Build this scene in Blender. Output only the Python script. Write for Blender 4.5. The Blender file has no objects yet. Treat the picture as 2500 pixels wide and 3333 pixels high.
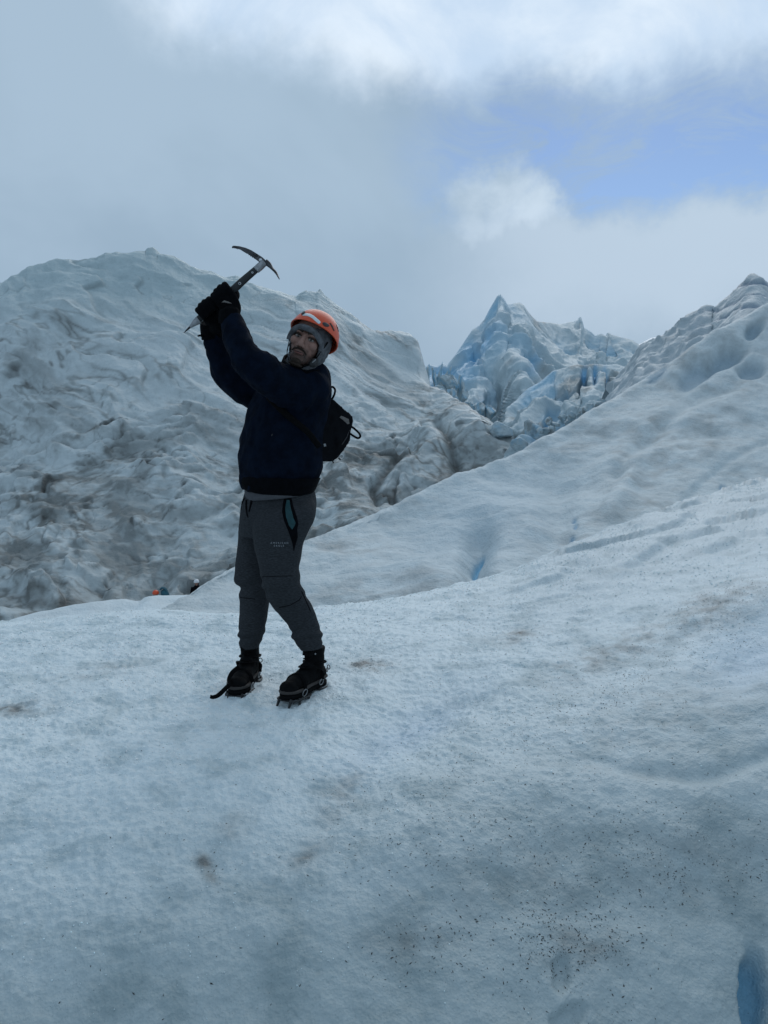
import bpy, bmesh, math, random
import numpy as np
from mathutils import Vector, Matrix
from mathutils.bvhtree import BVHTree
R = math.radians
scene = bpy.context.scene
COL = scene.collection
random.seed(7); rng = np.random.default_rng(7)

# ------------------------------------------------------------------ camera
CAM = np.array((0.0, 0.0, 1.2)); PITCH = R(5.0); F = 2504.0
cam = bpy.data.cameras.new('camera'); camo = bpy.data.objects.new('camera', cam); COL.objects.link(camo)
camo.location = CAM; camo.rotation_euler = (R(90) - PITCH, 0, 0)
cam.sensor_fit = 'VERTICAL'; cam.sensor_height = 36.0; cam.lens = 36.0 * F / 3333.0
cam.clip_start = 0.05; cam.clip_end = 3000
scene.camera = camo
SP, CP = math.sin(PITCH), math.cos(PITCH)
def P(u, v, d):
    """point seen at (u, v) of the 2500 x 3333 picture, standing d metres ahead"""
    t = -(np.asarray(v, float) - 1666.5) / F; s = (np.asarray(u, float) - 1250.0) / F
    ry = CP + t * SP; rz = -SP + t * CP; k = np.asarray(d, float) / ry
    s, k, rz = np.broadcast_arrays(s, k, rz)
    return np.stack([CAM[0] + s * k, CAM[1] + k * ry, CAM[2] + rz * k], -1)
def d_for_z(v, z):
    t = -(v - 1666.5) / F
    return (z - CAM[2]) / ((-SP + t * CP) / (CP + t * SP))

# ------------------------------------------------------------------ world, sun, exposure
SUN_EL, SUN_AZ = R(40), R(16)
w = bpy.data.worlds.new('World'); scene.world = w; w.use_nodes = True
nt = w.node_tree; nt.nodes.clear()
def N(t, typ, **kw):
    n = t.nodes.new(typ)
    for k, v in kw.items(): setattr(n, k, v)
    return n
def math_node(t, op, a, b=None, c=None, clamp=False):
    n = N(t, 'ShaderNodeMath', operation=op, use_clamp=clamp)
    for i, x in enumerate((a, b, c)):
        if x is None: continue
        if isinstance(x, (int, float)): n.inputs[i].default_value = x
        else: t.links.new(x, n.inputs[i])
    return n.outputs[0]
def mix_col(t, fac, a, b):
    n = N(t, 'ShaderNodeMix', data_type='RGBA')
    for s, x in ((0, fac), (6, a), (7, b)):
        if isinstance(x, (int, float)): n.inputs[s].default_value = x
        elif isinstance(x, tuple): n.inputs[s].default_value = (*x[:3], 1)
        else: t.links.new(x, n.inputs[s])
    return n.outputs[2]
def smooth(t, x, a, b):
    n = N(t, 'ShaderNodeMapRange', interpolation_type='SMOOTHSTEP')
    t.links.new(x, n.inputs[0]); n.inputs[1].default_value = a; n.inputs[2].default_value = b
    return n.outputs[0]
def noise_node(t, vec, scale, detail=4, rough=0.5, dist=0.0, out=0):
    n = N(t, 'ShaderNodeTexNoise'); n.inputs['Scale'].default_value = scale
    n.inputs['Detail'].default_value = detail; n.inputs['Roughness'].default_value = rough; n.inputs['Distortion'].default_value = dist
    if vec is not None: t.links.new(vec, n.inputs['Vector'])
    return n.outputs[out]
def vmath(t, op, a, b=None, scale=None):
    n = N(t, 'ShaderNodeVectorMath', operation=op)
    t.links.new(a, n.inputs[0])
    if b is not None:
        if isinstance(b, tuple): n.inputs[1].default_value = b
        else: t.links.new(b, n.inputs[1])
    if scale is not None: n.inputs['Scale'].default_value = scale
    return n.outputs['Value' if op == 'DOT_PRODUCT' else 'Vector']

tc = N(nt, 'ShaderNodeTexCoord'); D0 = tc.outputs['Generated']
nv = noise_node(nt, D0, 3.2, 6, 0.62, 0.0, 1)
nv = vmath(nt, 'SUBTRACT', nv, (0.5, 0.5, 0.5)); nv = vmath(nt, 'SCALE', nv, scale=0.17)
nw = vmath(nt, 'SCALE', vmath(nt, 'SUBTRACT', noise_node(nt, D0, 11.0, 6, 0.6, 0.0, 1), (0.5, 0.5, 0.5)), scale=0.07)
D1 = vmath(nt, 'NORMALIZE', vmath(nt, 'ADD', vmath(nt, 'ADD', D0, nv), nw))
def blob(u, v, r_in, r_out):
    p = P(u, v, 10.0) - CAM; p = p / np.linalg.norm(p)
    dt = vmath(nt, 'DOT_PRODUCT', D1, tuple(float(x) for x in p))
    return smooth(nt, dt, math.cos(R(r_out)), math.cos(R(r_in)))
def union(bl):
    o = bl[0]
    for b in bl[1:]: o = math_node(nt, 'MAXIMUM', o, b)
    return o
n_big = noise_node(nt, D0, 2.1, 5, 0.55, 0.3)
n_fine = noise_node(nt, D0, 7.0, 7, 0.6, 0.4)
sx = N(nt, 'ShaderNodeSeparateXYZ'); nt.links.new(D1, sx.inputs[0])
EL = math_node(nt, 'MULTIPLY', math_node(nt, 'ARCSINE', sx.outputs[2]), 57.2958)
AZ = math_node(nt, 'MULTIPLY', math_node(nt, 'ARCTAN2', sx.outputs[0], sx.outputs[1]), 57.2958)
def mul(*a):
    o = a[0]
    for b in a[1:]: o = math_node(nt, 'MULTIPLY', o, b)
    return o
def inv(x, k=1.0): return math_node(nt, 'SUBTRACT', 1.0, math_node(nt, 'MULTIPLY', x, k))
grey = mix_col(nt, smooth(nt, n_big, 0.38, 0.66), (0.285, 0.390, 0.50), (0.345, 0.458, 0.575))
white = mix_col(nt, smooth(nt, n_fine, 0.3, 0.75), (0.49, 0.62, 0.78), (0.68, 0.775, 0.875))
# a bank of bright thin cloud over the view, a torn blue gap below it on the right, grey stratus everywhere else
edge = math_node(nt, 'ADD', EL, math_node(nt, 'MULTIPLY', smooth(nt, AZ, -15.0, 2.0), 1.2))
bank = mul(smooth(nt, edge, 23.2, 27.6), smooth(nt, AZ, -19.5, -13.5), inv(smooth(nt, AZ, 24.0, 40.0), 0.8), inv(smooth(nt, EL, 36.0, 60.0), 0.8))
corner = mul(smooth(nt, AZ, 19.0, 26.0), smooth(nt, EL, 25.0, 29.0), smooth(nt, n_fine, 0.42, 0.62))
sky = mix_col(nt, math_node(nt, 'MULTIPLY', bank, inv(corner, 0.6)), grey, white)
nish = N(nt, 'ShaderNodeTexSky', sky_type='NISHITA'); nish.sun_disc = False
nish.sun_elevation = SUN_EL; nish.sun_rotation = SUN_AZ; nish.air_density = 1.0; nish.dust_density = 0.2; nish.ozone_density = 4.0
nish.altitude = 400
gap = mul(smooth(nt, EL, 14.8, 17.2), inv(smooth(nt, EL, 20.5, 26.0)), smooth(nt, AZ, -0.5, 9.0), inv(smooth(nt, AZ, 38.0, 55.0)))
wv = N(nt, 'ShaderNodeMapping'); wv.inputs['Scale'].default_value = (1.0, 1.0, 2.6); nt.links.new(D0, wv.inputs[0])
wisps = smooth(nt, noise_node(nt, wv.outputs[0], 8.0, 9, 0.70, 1.2), 0.36, 0.70)
gapf = math_node(nt, 'MULTIPLY', gap, math_node(nt, 'SUBTRACT', 1.08, math_node(nt, 'MULTIPLY', wisps, 0.78)), clamp=True)
puff = union([blob(1560, 655, 0.3, 3.0), blob(1660, 650, 0.3, 2.8), blob(1740, 675, 0.1, 2.2)])
lower = mul(inv(smooth(nt, EL, 14.4, 16.9)), smooth(nt, AZ, -2.0, 14.0), smooth(nt, EL, 2.0, 11.0), inv(smooth(nt, AZ, 35.0, 60.0)))
bgs = N(nt, 'ShaderNodeBackground'); bgs.inputs[1].default_value = 0.085
nt.links.new(nish.outputs[0], bgs.inputs[0])
c2 = mix_col(nt, math_node(nt, 'MULTIPLY', math_node(nt, 'MULTIPLY', puff, smooth(nt, n_fine, 0.28, 0.66)), 0.55), mix_col(nt, math_node(nt, 'MULTIPLY', lower, 0.8), sky, (0.47, 0.575, 0.69)), (0.66, 0.77, 0.88))
bgc = N(nt, 'ShaderNodeBackground'); bgc.inputs[1].default_value = 1.0
nt.links.new(c2, bgc.inputs[0])
gapf = math_node(nt, 'MULTIPLY', gapf, math_node(nt, 'SUBTRACT', 1.0, puff), clamp=True)
ms = N(nt, 'ShaderNodeMixShader'); nt.links.new(gapf, ms.inputs[0]); nt.links.new(bgc.outputs[0], ms.inputs[1]); nt.links.new(bgs.outputs[0], ms.inputs[2])
wo = N(nt, 'ShaderNodeOutputWorld'); nt.links.new(ms.outputs[0], wo.inputs[0])

sun = bpy.data.lights.new('sun', 'SUN'); sun.energy = 0.85; sun.angle = R(50); sun.color = (1.0, 0.97, 0.93)
suno = bpy.data.objects.new('sun', sun); COL.objects.link(suno)
sd = Vector((math.sin(SUN_AZ) * math.cos(SUN_EL), math.cos(SUN_AZ) * math.cos(SUN_EL), math.sin(SUN_EL)))
suno.rotation_euler = (-sd).to_track_quat('-Z', 'Y').to_euler(); suno.location = sd * 50
scene.view_settings.view_transform = 'Standard'; scene.view_settings.look = 'None'
scene.view_settings.exposure = 0.2; scene.view_settings.gamma = 1.0
scene.render.engine = 'CYCLES'; scene.cycles.max_bounces = 5; scene.cycles.diffuse_bounces = 3
scene.cycles.use_denoising = True

# ------------------------------------------------------------------ noise (numpy)
def _hash(ix, iy, iz, seed):
    h = (ix.astype(np.uint32) * np.uint32(374761393) + iy.astype(np.uint32) * np.uint32(668265263)
         + iz.astype(np.uint32) * np.uint32(2147483647) + np.uint32(seed * 1013 + 17))
    h = (h ^ (h >> np.uint32(13))) * np.uint32(1274126177)
    h = (h ^ (h >> np.uint32(16))) * np.uint32(2246822519)
    return h ^ (h >> np.uint32(13))
_G = np.array([(1,1,0),(-1,1,0),(1,-1,0),(-1,-1,0),(1,0,1),(-1,0,1),(1,0,-1),(-1,0,-1),(0,1,1),(0,-1,1),(0,1,-1),(0,-1,-1),(1,1,0),(-1,1,0),(0,-1,1),(0,-1,-1)], np.float32)
def pn(p, seed=0):
    """gradient noise, about -1..1; p is (..., 3)"""
    p = np.asarray(p, np.float32); sh = p.shape[:-1]; p = p.reshape(-1, 3)
    i = np.floor(p).astype(np.int64); f = p - i; i = i.astype(np.int32)
    wv = f * f * f * (f * (f * 6 - 15) + 10); out = np.zeros(len(p), np.float32)
    for dx in (0, 1):
        wx = wv[:, 0] if dx else 1 - wv[:, 0]
        for dy in (0, 1):
            wy = wx * (wv[:, 1] if dy else 1 - wv[:, 1])
            for dz in (0, 1):
                g = _G[_hash(i[:, 0] + dx, i[:, 1] + dy, i[:, 2] + dz, seed) & np.uint32(15)]
                out += wy * (wv[:, 2] if dz else 1 - wv[:, 2]) * (g[:, 0] * (f[:, 0] - dx) + g[:, 1] * (f[:, 1] - dy) + g[:, 2] * (f[:, 2] - dz))
    return (out * 1.1).reshape(sh)
def fbm(p, octaves=4, seed=0, gain=0.5, lac=2.03):
    a, s, q = 1.0, 0.0, np.asarray(p, np.float32)
    for o in range(octaves):
        s = s + a * pn(q, seed + o * 7); a *= gain; q = q * lac + 3.17
    return s
def ridged(p, octaves=4, seed=0, gain=0.5, lac=2.05):
    a, s, q = 1.0, 0.0, np.asarray(p, np.float32)
    for o in range(octaves):
        r = 1 - np.abs(pn(q, seed + o * 5)) * 1.6; s = s + a * r * r * np.sign(r); a *= gain; q = q * lac + 1.7
    return s
def warp(p, scale, amp, seed):
    q = np.asarray(p, np.float32) * scale
    return np.asarray(p, np.float32) + amp * np.stack([pn(q, seed), pn(q + 31.7, seed + 1), pn(q + 77.1, seed + 2)], -1)
def sst(a, b, x):
    t = np.clip((x - a) / (b - a), 0, 1); return t * t * (3 - 2 * t)

# ------------------------------------------------------------------ mesh helpers
def link(o, parent=None):
    COL.objects.link(o)
    if parent is not None: o.parent = parent
    return o
def mesh_obj(name, verts, faces, mat, parent=None, smooth_shade=True, col=None):
    me = bpy.data.meshes.new(name)
    verts = np.asarray(verts, np.float32).reshape(-1, 3)
    if isinstance(faces, np.ndarray):
        n, k = faces.shape
        me.vertices.add(len(verts)); me.vertices.foreach_set('co', verts.ravel())
        me.loops.add(n * k); me.loops.foreach_set('vertex_index', faces.astype(np.int32).ravel())
        me.polygons.add(n); me.polygons.foreach_set('loop_start', np.arange(n, dtype=np.int32) * k)
        me.update(calc_edges=True)
    else:
        me.from_pydata([tuple(v) for v in verts.tolist()], [], faces); me.update()
    if smooth_shade: me.shade_smooth()
    if mat: me.materials.append(mat)
    if col is not None: set_col(me, col)
    return link(bpy.data.objects.new(name, me), parent)
def set_col(me, col, name='ice_col'):
    a = me.color_attributes.new(name, 'FLOAT_COLOR', 'POINT')
    c = np.ones((len(me.vertices), 4), np.float32); c[:, :3] = np.asarray(col).reshape(-1, 3)
    a.data.foreach_set('color', c.ravel())
def verts_of(me):
    a = np.empty(len(me.vertices) * 3, np.float32); me.vertices.foreach_get('co', a); return a.reshape(-1, 3)
def norms_of(me):
    a = np.empty(len(me.vertices) * 3, np.float32); me.vertices.foreach_get('normal', a); return a.reshape(-1, 3)
def grid_faces(nr, nc):
    i = np.arange(nr * nc).reshape(nr, nc)
    return np.stack([i[:-1, :-1], i[:-1, 1:], i[1:, 1:], i[1:, :-1]], -1).reshape(-1, 4)
def cr_weights(n, ts):
    """Catmull-Rom weights (len(ts), n) for ts in 0..n-1"""
    W = np.zeros((len(ts), n))
    for k, t in enumerate(ts):
        i = min(int(t), n - 2); f = t - i
        c = (-.5*f+f*f-.5*f**3, 1-2.5*f*f+1.5*f**3, .5*f+2*f*f-1.5*f**3, -.5*f*f+.5*f**3)
        for j, x in zip((i-1, i, i+1, i+2), c): W[k, min(max(j, 0), n-1)] += x
    return W
def grid_normals(G):
    du = np.gradient(G, axis=1); dv = np.gradient(G, axis=0)
    n = np.cross(du, dv); n /= np.linalg.norm(n, axis=-1, keepdims=True) + 1e-9
    return n
def uline(pairs, us, cols=(1, 2)):
    a = np.array(pairs, float); return [np.interp(us, a[:, 0], a[:, c]) for c in cols]
def tag(o, label, cat=None, group=None, kind=None):
    if label: o['label'] = label
    if cat: o['category'] = cat
    if group: o['group'] = group
    if kind: o['kind'] = kind
    return o

def boxs(x, n, passes=3):
    for _ in range(passes): x = np.convolve(np.pad(x, n // 2, 'edge'), np.ones(n) / n, 'valid')
    return x
# ------------------------------------------------------------------ materials
def mat_new(name):
    m = bpy.data.materials.new(name); m.use_nodes = True
    t = m.node_tree; b = t.nodes['Principled BSDF']; return m, t, b
def plain(name, col, rough=0.6, metal=0.0, var=0.25, nscale=30.0, bump=0.0, bscale=200.0, spec=0.5, stretch=None):
    m, t, b = mat_new(name)
    tc = N(t, 'ShaderNodeTexCoord'); vec = tc.outputs['Object']
    if stretch:
        mp = N(t, 'ShaderNodeMapping'); mp.inputs['Scale'].default_value = stretch; t.links.new(vec, mp.inputs[0]); vec = mp.outputs[0]
    f = noise_node(t, vec, nscale, 5, 0.6)
    lo = tuple(c * (1 - var) for c in col); hi = tuple(min(1, c * (1 + var)) for c in col)
    t.links.new(mix_col(t, smooth(t, f, 0.3, 0.7), lo, hi), b.inputs['Base Color'])
    b.inputs['Roughness'].default_value = rough; b.inputs['Metallic'].default_value = metal; b.inputs['Specular IOR Level'].default_value = spec
    if bump:
        bn = N(t, 'ShaderNodeBump'); bn.inputs['Strength'].default_value = 0.8; bn.inputs['Distance'].default_value = bump
        t.links.new(noise_node(t, vec, bscale, 3, 0.6), bn.inputs['Height']); t.links.new(bn.outputs[0], b.inputs['Normal'])
    return m
def ice_mat(name, scale_grain, bump_d, bump_s, rough, grain=0.12, spec=0.35, bump2=None):
    m, t, b = mat_new(name)
    at = N(t, 'ShaderNodeAttribute', attribute_name='ice_col'); tc = N(t, 'ShaderNodeTexCoord'); vec = tc.outputs['Object']
    g = noise_node(t, vec, scale_grain, 5, 0.65)
    k = math_node(t, 'ADD', 1.0 - grain, math_node(t, 'MULTIPLY', g, 2 * grain))
    sc = N(t, 'ShaderNodeVectorMath', operation='SCALE'); t.links.new(at.outputs['Color'], sc.inputs[0]); t.links.new(k, sc.inputs['Scale'])
    t.links.new(sc.outputs[0], b.inputs['Base Color'])
    b.inputs['Roughness'].default_value = rough; b.inputs['Specular IOR Level'].default_value = spec
    h = noise_node(t, vec, bump_s, 6, 0.62)
    bn = N(t, 'ShaderNodeBump'); bn.inputs['Strength'].default_value = 0.9; bn.inputs['Distance'].default_value = bump_d
    t.links.new(h, bn.inputs['Height']); nrm = bn.outputs[0]
    if bump2:
        vo = N(t, 'ShaderNodeTexVoronoi'); vo.inputs['Scale'].default_value = bump2[1]; t.links.new(vec, vo.inputs['Vector'])
        b2 = N(t, 'ShaderNodeBump'); b2.inputs['Strength'].default_value = 0.8; b2.inputs['Distance'].default_value = bump2[0]
        t.links.new(vo.outputs['Distance'], b2.inputs['Height']); t.links.new(nrm, b2.inputs['Normal']); nrm = b2.outputs[0]
    t.links.new(nrm, b.inputs['Normal'])
    return m
M = {}
M['near_ice'] = ice_mat('near_ice', 55, 0.0065, 55, 0.5, 0.15, 0.3, (0.0025, 110))
M['ridge_ice'] = ice_mat('ridge_ice', 9, 0.03, 14, 0.6, 0.16, 0.2, (0.008, 30))
M['hill_ice'] = ice_mat('hill_ice', 1.3, 0.20, 2.6, 0.5, 0.14, 0.25)
M['far_ice'] = ice_mat('far_ice', 0.7, 0.25, 1.1, 0.5, 0.12, 0.35)

ICE = np.array((0.60, 0.685, 0.75)); BLUE = np.array((0.20, 0.47, 0.72)); DEEP = np.array((0.05, 0.34, 0.57))
CYAN = np.array((0.42, 0.63, 0.75)); DIRT = np.array((0.145, 0.145, 0.135)); GREY = np.array((0.38, 0.40, 0.40))
def lerp(a, b, f): return a + (b - a) * np.asarray(f)[..., None]
def struct(name, G, mat, col, label, cat):
    nr, nc = G.shape[:2]
    f = grid_faces(nr, nc)
    o = mesh_obj(name, G.reshape(-1, 3), f, mat, col=col.reshape(-1, 3))
    return tag(o, label, cat, kind='structure')
def loft(rows, counts):
    """rows: list of (nc, 3); counts: samples between successive rows"""
    A = np.stack(rows); ts = []
    for i, c in enumerate(counts): ts += list(i + np.arange(c) / c)
    ts.append(len(rows) - 1)
    Wt = cr_weights(len(rows), ts)
    G = np.tensordot(Wt, A, axes=(1, 0)); return G, np.array(ts)
def ucols(lo, hi, n_in, n_out=30, a=-150, b=2650):
    return np.concatenate([np.linspace(lo, a, n_out, endpoint=False), np.linspace(a, b, n_in, endpoint=False), np.linspace(b, hi, n_out)])
def gau(x, y, cx, cy, rx, ry, rot=0.0):
    c, s = math.cos(rot), math.sin(rot); dx, dy = x - cx, y - cy
    return np.exp(-(((dx * c + dy * s) / rx) ** 2 + ((-dx * s + dy * c) / ry) ** 2))
def pix(G):
    """picture coordinates of world points, to place a feature where it lies on a surface"""
    q = np.asarray(G, float) - CAM; y = q[..., 1] * CP - q[..., 2] * SP; z = q[..., 1] * SP + q[..., 2] * CP
    y = np.where(y < 0.05, 0.05, y)
    return 1250 + F * q[..., 0] / y, 1666.5 - F * z / y
def polydist(x, y, pts):
    """distance to a polyline, and position 0..1 along it"""
    best = np.full(np.shape(x), 1e9); pts = np.array(pts, float)
    for a, b in zip(pts[:-1], pts[1:]):
        d = b - a; t = np.clip(((x - a[0]) * d[0] + (y - a[1]) * d[1]) / (d @ d), 0, 1)
        best = np.minimum(best, np.hypot(x - a[0] - t * d[0], y - a[1] - t * d[1]))
    return best

BOOT_Z = {'R': .020, 'L': .020}   # height of each boot sole, resting on crampon points
# ================================================================== GLACIER
# ---------- the near ice mound the climber stands on
us = np.concatenate([np.linspace(-2200, -900, 24, endpoint=False), np.linspace(-900, -150, 75, endpoint=False), np.linspace(-150, 2650, 500, endpoint=False), np.linspace(2650, 3400, 75, endpoint=False), np.linspace(3400, 4700, 24)])
cu = [-2200, -500, 0, 400, 800, 1250, 1650, 2050, 2500, 3200, 4700]
def zrow(vs, zs):
    v = np.interp(us, cu, vs); z = np.interp(us, cu, zs)
    k = np.ones(25) / 25; v = np.convolve(np.pad(v, 12, 'edge'), k, 'valid'); z = np.convolve(np.pad(z, 12, 'edge'), k, 'valid')
    return P(us, v, d_for_z(v, z))
r5200 = zrow([5200]*11, [-.75]*11); rb = r5200.copy(); rb[:, 1] = -5.0; rb[:, 2] = -1.3; rb[:, 0] *= 1.5
rc = r5200.copy(); rc[:, 1] = -0.6; rc[:, 2] = -0.9
rows = [rb, rc, r5200,
    zrow([4200]*11, [-.62,-.60,-.6,-.6,-.58,-.56,-.56,-.60,-.64,-.6,-.5]),
    zrow([3333]*11, [-.40,-.37,-.36,-.35,-.33,-.33,-.34,-.38,-.44,-.4,-.2]),
    zrow([2900]*11, [-.22,-.21,-.20,-.19,-.17,-.17,-.17,-.19,-.22,-.1, .1]),
    zrow([2550]*11, [-.12,-.10,-.09,-.085,-.075,-.06,-.045,-.03,-.02, .1, .4]),
    zrow([2265]*11, [-.03,-.01, 0., 0., .0, .01, .05, .10, .16, .3, .6]),
    zrow([2140, 2140, 2130, 2120, 2120, 2110, 2100, 2080, 2050, 2000, 1900], [.0,.0,.02,.03,.03,.045,.10,.17,.27,.40,.62]),
    zrow([2090, 2085, 2075, 2050, 2055, 2030, 1980, 1890, 1790, 1760, 1750], [-.02,-.02,.02,.035,.035,.06,.13,.28,.46,.50,.66]),
    zrow([2070, 2060, 2043, 2006, 2024, 1972, 1885, 1712, 1560, 1560, 1560], [-.08,-.06,-.01,.03,.03,.06,.14,.42,.72,.74,.76])]
for o in ((0, .5, -.07), (0, 1.2, -.36), (0, 3.0, -1.9), (0, 6, -4.5)): rows.append(rows[10] + np.array(o))
G, ts = loft(rows, [3, 4, 10, 55, 85, 85, 95, 60, 55, 55, 14, 8, 5, 4])
nr, nc = G.shape[:2]; nrm = grid_normals(G); U, V = pix(G)
rough_zone = sst(2650, 1500, U + 0.35 * (V - 2300)) * sst(3600, 2700, V + .25 * U)      # granular, crystal-covered part
soft = fbm(G * 1.9, 3, 11); mid_n = fbm(G * 7.0, 3, 21); gr = fbm(G * 38, 3, 31)
lump = ridged(warp(G, 9, .05, 5) * 14, 2, 41)
disp = 0.020 * soft + 0.010 * mid_n + (0.002 + 0.0045 * rough_zone) * gr + 0.0045 * rough_zone * lump
# shallow steps and runnels on the slope at the right
ph = (V + 0.42 * (U - 1250)) / 95.0 + 0.8 * fbm(G * np.array((.5, 1.2, 1.2)), 3, 51)
saw = ph - np.floor(ph); lip = sst(0, .8, saw) * sst(1, .85, saw)
zone_step = sst(1500, 1900, U) * sst(1950, 1830, V + .25 * (U - 2000)) * (ts[:, None] < 10.2)
disp = disp + 0.05 * zone_step * lip
crease = np.exp(-(polydist(U, V, [(1880, 2490), (2050, 2505), (2240, 2530), (2330, 2520), (2420, 2490), (2520, 2440)]) / 26) ** 2)
crease += .8 * np.exp(-(polydist(U, V, [(2060, 2200), (2170, 2120), (2260, 2050)]) / 22) ** 2)
crease += .5 * np.exp(-(polydist(U, V, [(1330, 2420), (1460, 2330), (1560, 2250)]) / 40) ** 2)
disp = disp - 0.022 * crease
holes = [(1830, 3170, 40, 70, .022), (1850, 3310, 70, 45, .018), (2455, 3255, 56, 175, .085), (2590, 3340, 70, 190, .08)]
hmask = 0
for cx, cy, rx, ry, dp in holes:
    g = gau(U + 16 * fbm(G * 9, 3, 63), V + 30 * fbm(G * 7, 3, 65), cx, cy, rx, ry); g = sst(.28, .82, g) * (ts[:, None] < 8); disp = disp - dp * g; hmask = np.maximum(hmask, g * min(1, dp / .2))
for cx, cy, rx, ry, dp, rot in ((1330, 2330, 260, 70, -.05, -.5), (2330, 2000, 330, 70, .05, -.35), (2050, 2150, 330, 60, -.04, -.35), (2420, 2130, 150, 90, -.07, -.3),
                           (1500, 2720, 330, 120, .05, -.2), (1150, 2600, 380, 60, -.025, -.7), (2250, 2900, 420, 160, -.04, 0), (700, 2800, 120, 60, -.02, .3), (1750, 2560, 380, 110, .03, .1), (450, 2150, 420, 40, -.02, -.15)):
    disp = disp + dp * gau(U, V, cx, cy, rx, ry, rot)
upn = nrm * np.sign(nrm[..., 2:3] + 1e-6)
G = G + upn * disp[..., None]
# ice colour: pale grains, shade of the lower slope painted in darker and bluer, wind-blown dirt
clear = sst(2150, 3150, V + 220 * fbm(G * 1.4, 3, 61) + .22 * (U - 1250)) * (ts[:, None] < 9)  # mask for the shade put into the colour of the camera-facing slope
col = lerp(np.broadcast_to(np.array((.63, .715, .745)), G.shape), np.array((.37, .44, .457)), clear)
col = lerp(col, col * np.array((.72, .76, .77)), .9 * sst(-.1, .8, fbm(G * 5.0, 4, 67)))
col = lerp(col, np.array((.42, .54, .66)), .5 * (gau(U, V, 1330, 2360, 230, 60, -.5) + gau(U, V, 2450, 2120, 170, 110, -.3)))
dn = fbm(G * np.array((11, 11, 11)), 4, 71); spots = 0
for cx, cy, rx, ry, a, rot in ((1205, 2170, 60, 22, 1.0, 0), (665, 2790, 34, 26, .8, .5), (690, 2850, 36, 24, .75, .8), (50, 2300, 110, 26, .75, 0), (1680, 2070, 70, 22, .6, -.2), (2330, 1985, 190, 60, .55, -.4),
                      (2020, 2110, 260, 50, .45, -.35), (1100, 2590, 90, 45, .5, -.8), (1130, 2560, 70, 30, .4, -.8), (1000, 2780, 80, 45, .40, -.5), (740, 2720, 90, 40, .35, -.7), (330, 2180, 200, 30, .3, -.2), (1870, 3080, 130, 70, .55, 0),
                      (1700, 2860, 400, 160, .18, -.2), (2200, 2800, 300, 130, .22, 0), (1330, 3070, 150, 80, .28, 0), (2200, 2330, 450, 160, .2, -.2), (2020, 2520, 260, 30, .2, .1)):
    spots = np.maximum(spots, a * gau(U, V, cx, cy, rx, ry, rot))
dmask = np.clip(spots * (0.75 + 0.9 * dn), 0, .85) * (ts[:, None] < 9.6)
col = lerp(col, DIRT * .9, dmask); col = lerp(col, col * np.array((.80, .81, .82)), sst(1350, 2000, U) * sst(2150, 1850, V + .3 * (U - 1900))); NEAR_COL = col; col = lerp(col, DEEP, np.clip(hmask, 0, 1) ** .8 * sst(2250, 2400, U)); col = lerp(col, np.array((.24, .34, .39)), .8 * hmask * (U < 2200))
NEAR_G, NEAR_N, NEAR_U, NEAR_V, NEAR_TS = G, upn, U, V, ts
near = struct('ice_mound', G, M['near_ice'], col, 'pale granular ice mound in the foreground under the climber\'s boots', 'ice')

# ---------- the smooth ice ridge climbing to the right
us = ucols(150, 4200, 470, 30, 280, 2650)
crest = [(150,2120,7.6),(300,2070,8.2),(490,2005,9),(595,1941,9.6),(700,1870,10.2),(761,1848,10.6),(1002,1756,12),(1250,1657,13.2),(1372,1598,14),(1589,1522,15.3),(1748,1450,16.5),(1922,1341,18),
         (2088,1240,19.5),(2204,1168,20.5),(2349,1074,21.5),(2500,987,22.5),(2800,850,25),(4200,560,34)]
base = [(150,2200,6.6),(600,2140,7.2),(1000,2100,7.6),(1500,2030,7.9),(1700,1975,8.2),(2000,1830,9.5),(2500,1660,13.0),(2800,1600,15),(4200,1560,19)]
cv, cd = uline(crest, us); bv, bd = uline(base, us); bv, bd, cd = boxs(bv, 41), boxs(bd, 41), boxs(cd, 25)
k = np.ones(9) / 9; cv = np.convolve(np.pad(cv, 4, 'edge'), k, 'valid')
cv = cv + 5 * pn(np.stack([us / 60, us * 0, us * 0], -1), 3) + 2.5 * pn(np.stack([us / 17, us * 0, us * 0], -1), 4)
cr = P(us, cv, cd); rows = [P(us, bv + 120, bd * .96), P(us, bv, bd)]; cvs = boxs(cv, 35)
for a, b in ((.25, .24), (.5, .50), (.72, .74), (.90, .915)): rows.append(P(us, bv + (cvs + (cv - cvs) * a ** 12 - bv) * a, bd + (cd - bd) * b))
rows.append(cr)
for o in ((.1, .7, -.14), (.3, 2.0, -.8), (.8, 5, -3), (1.5, 9, -7.5)): rows.append(cr + np.array(o))
G, ts = loft(rows, [8, 55, 55, 50, 42, 34, 12, 8, 6, 6]); U, V = pix(G); nrm = grid_normals(G)
nrm = nrm * np.sign(-nrm[..., 1:2] * .6 + nrm[..., 2:3] + 1e-6); front = (ts[:, None] < 6.3)
disp = .16 * fbm(G * .35, 3, 81) + .05 * fbm(G * 1.2, 3, 83) + .014 * fbm(G * 6, 3, 85)
col = np.broadcast_to(np.array((.54, .605, .625)), G.shape).copy()
grn = fbm(G * np.array((2.2, 2.2, 2.2)), 5, 87, .6)
dz = .25 + .5 * sst(-.3, .8, fbm(G * .45, 3, 89))
dz = np.maximum(dz, 1.0 * gau(U, V, 1250, 1950, 380, 70, -.15)); dz = np.maximum(dz, .6 * gau(U, V, 2180, 1500, 420, 120, -.6)); dz = np.maximum(dz, .7 * gau(U, V, 1860, 1740, 190, 45, -.5))
dz = np.maximum(dz, .55 * gau(U, V, 2300, 1150, 330, 26, -.55)); dz *= 1 - .7 * gau(U, V, 1000, 1860, 160, 60) - .6 * gau(U, V, 1560, 1650, 300, 130, -.5)
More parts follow.
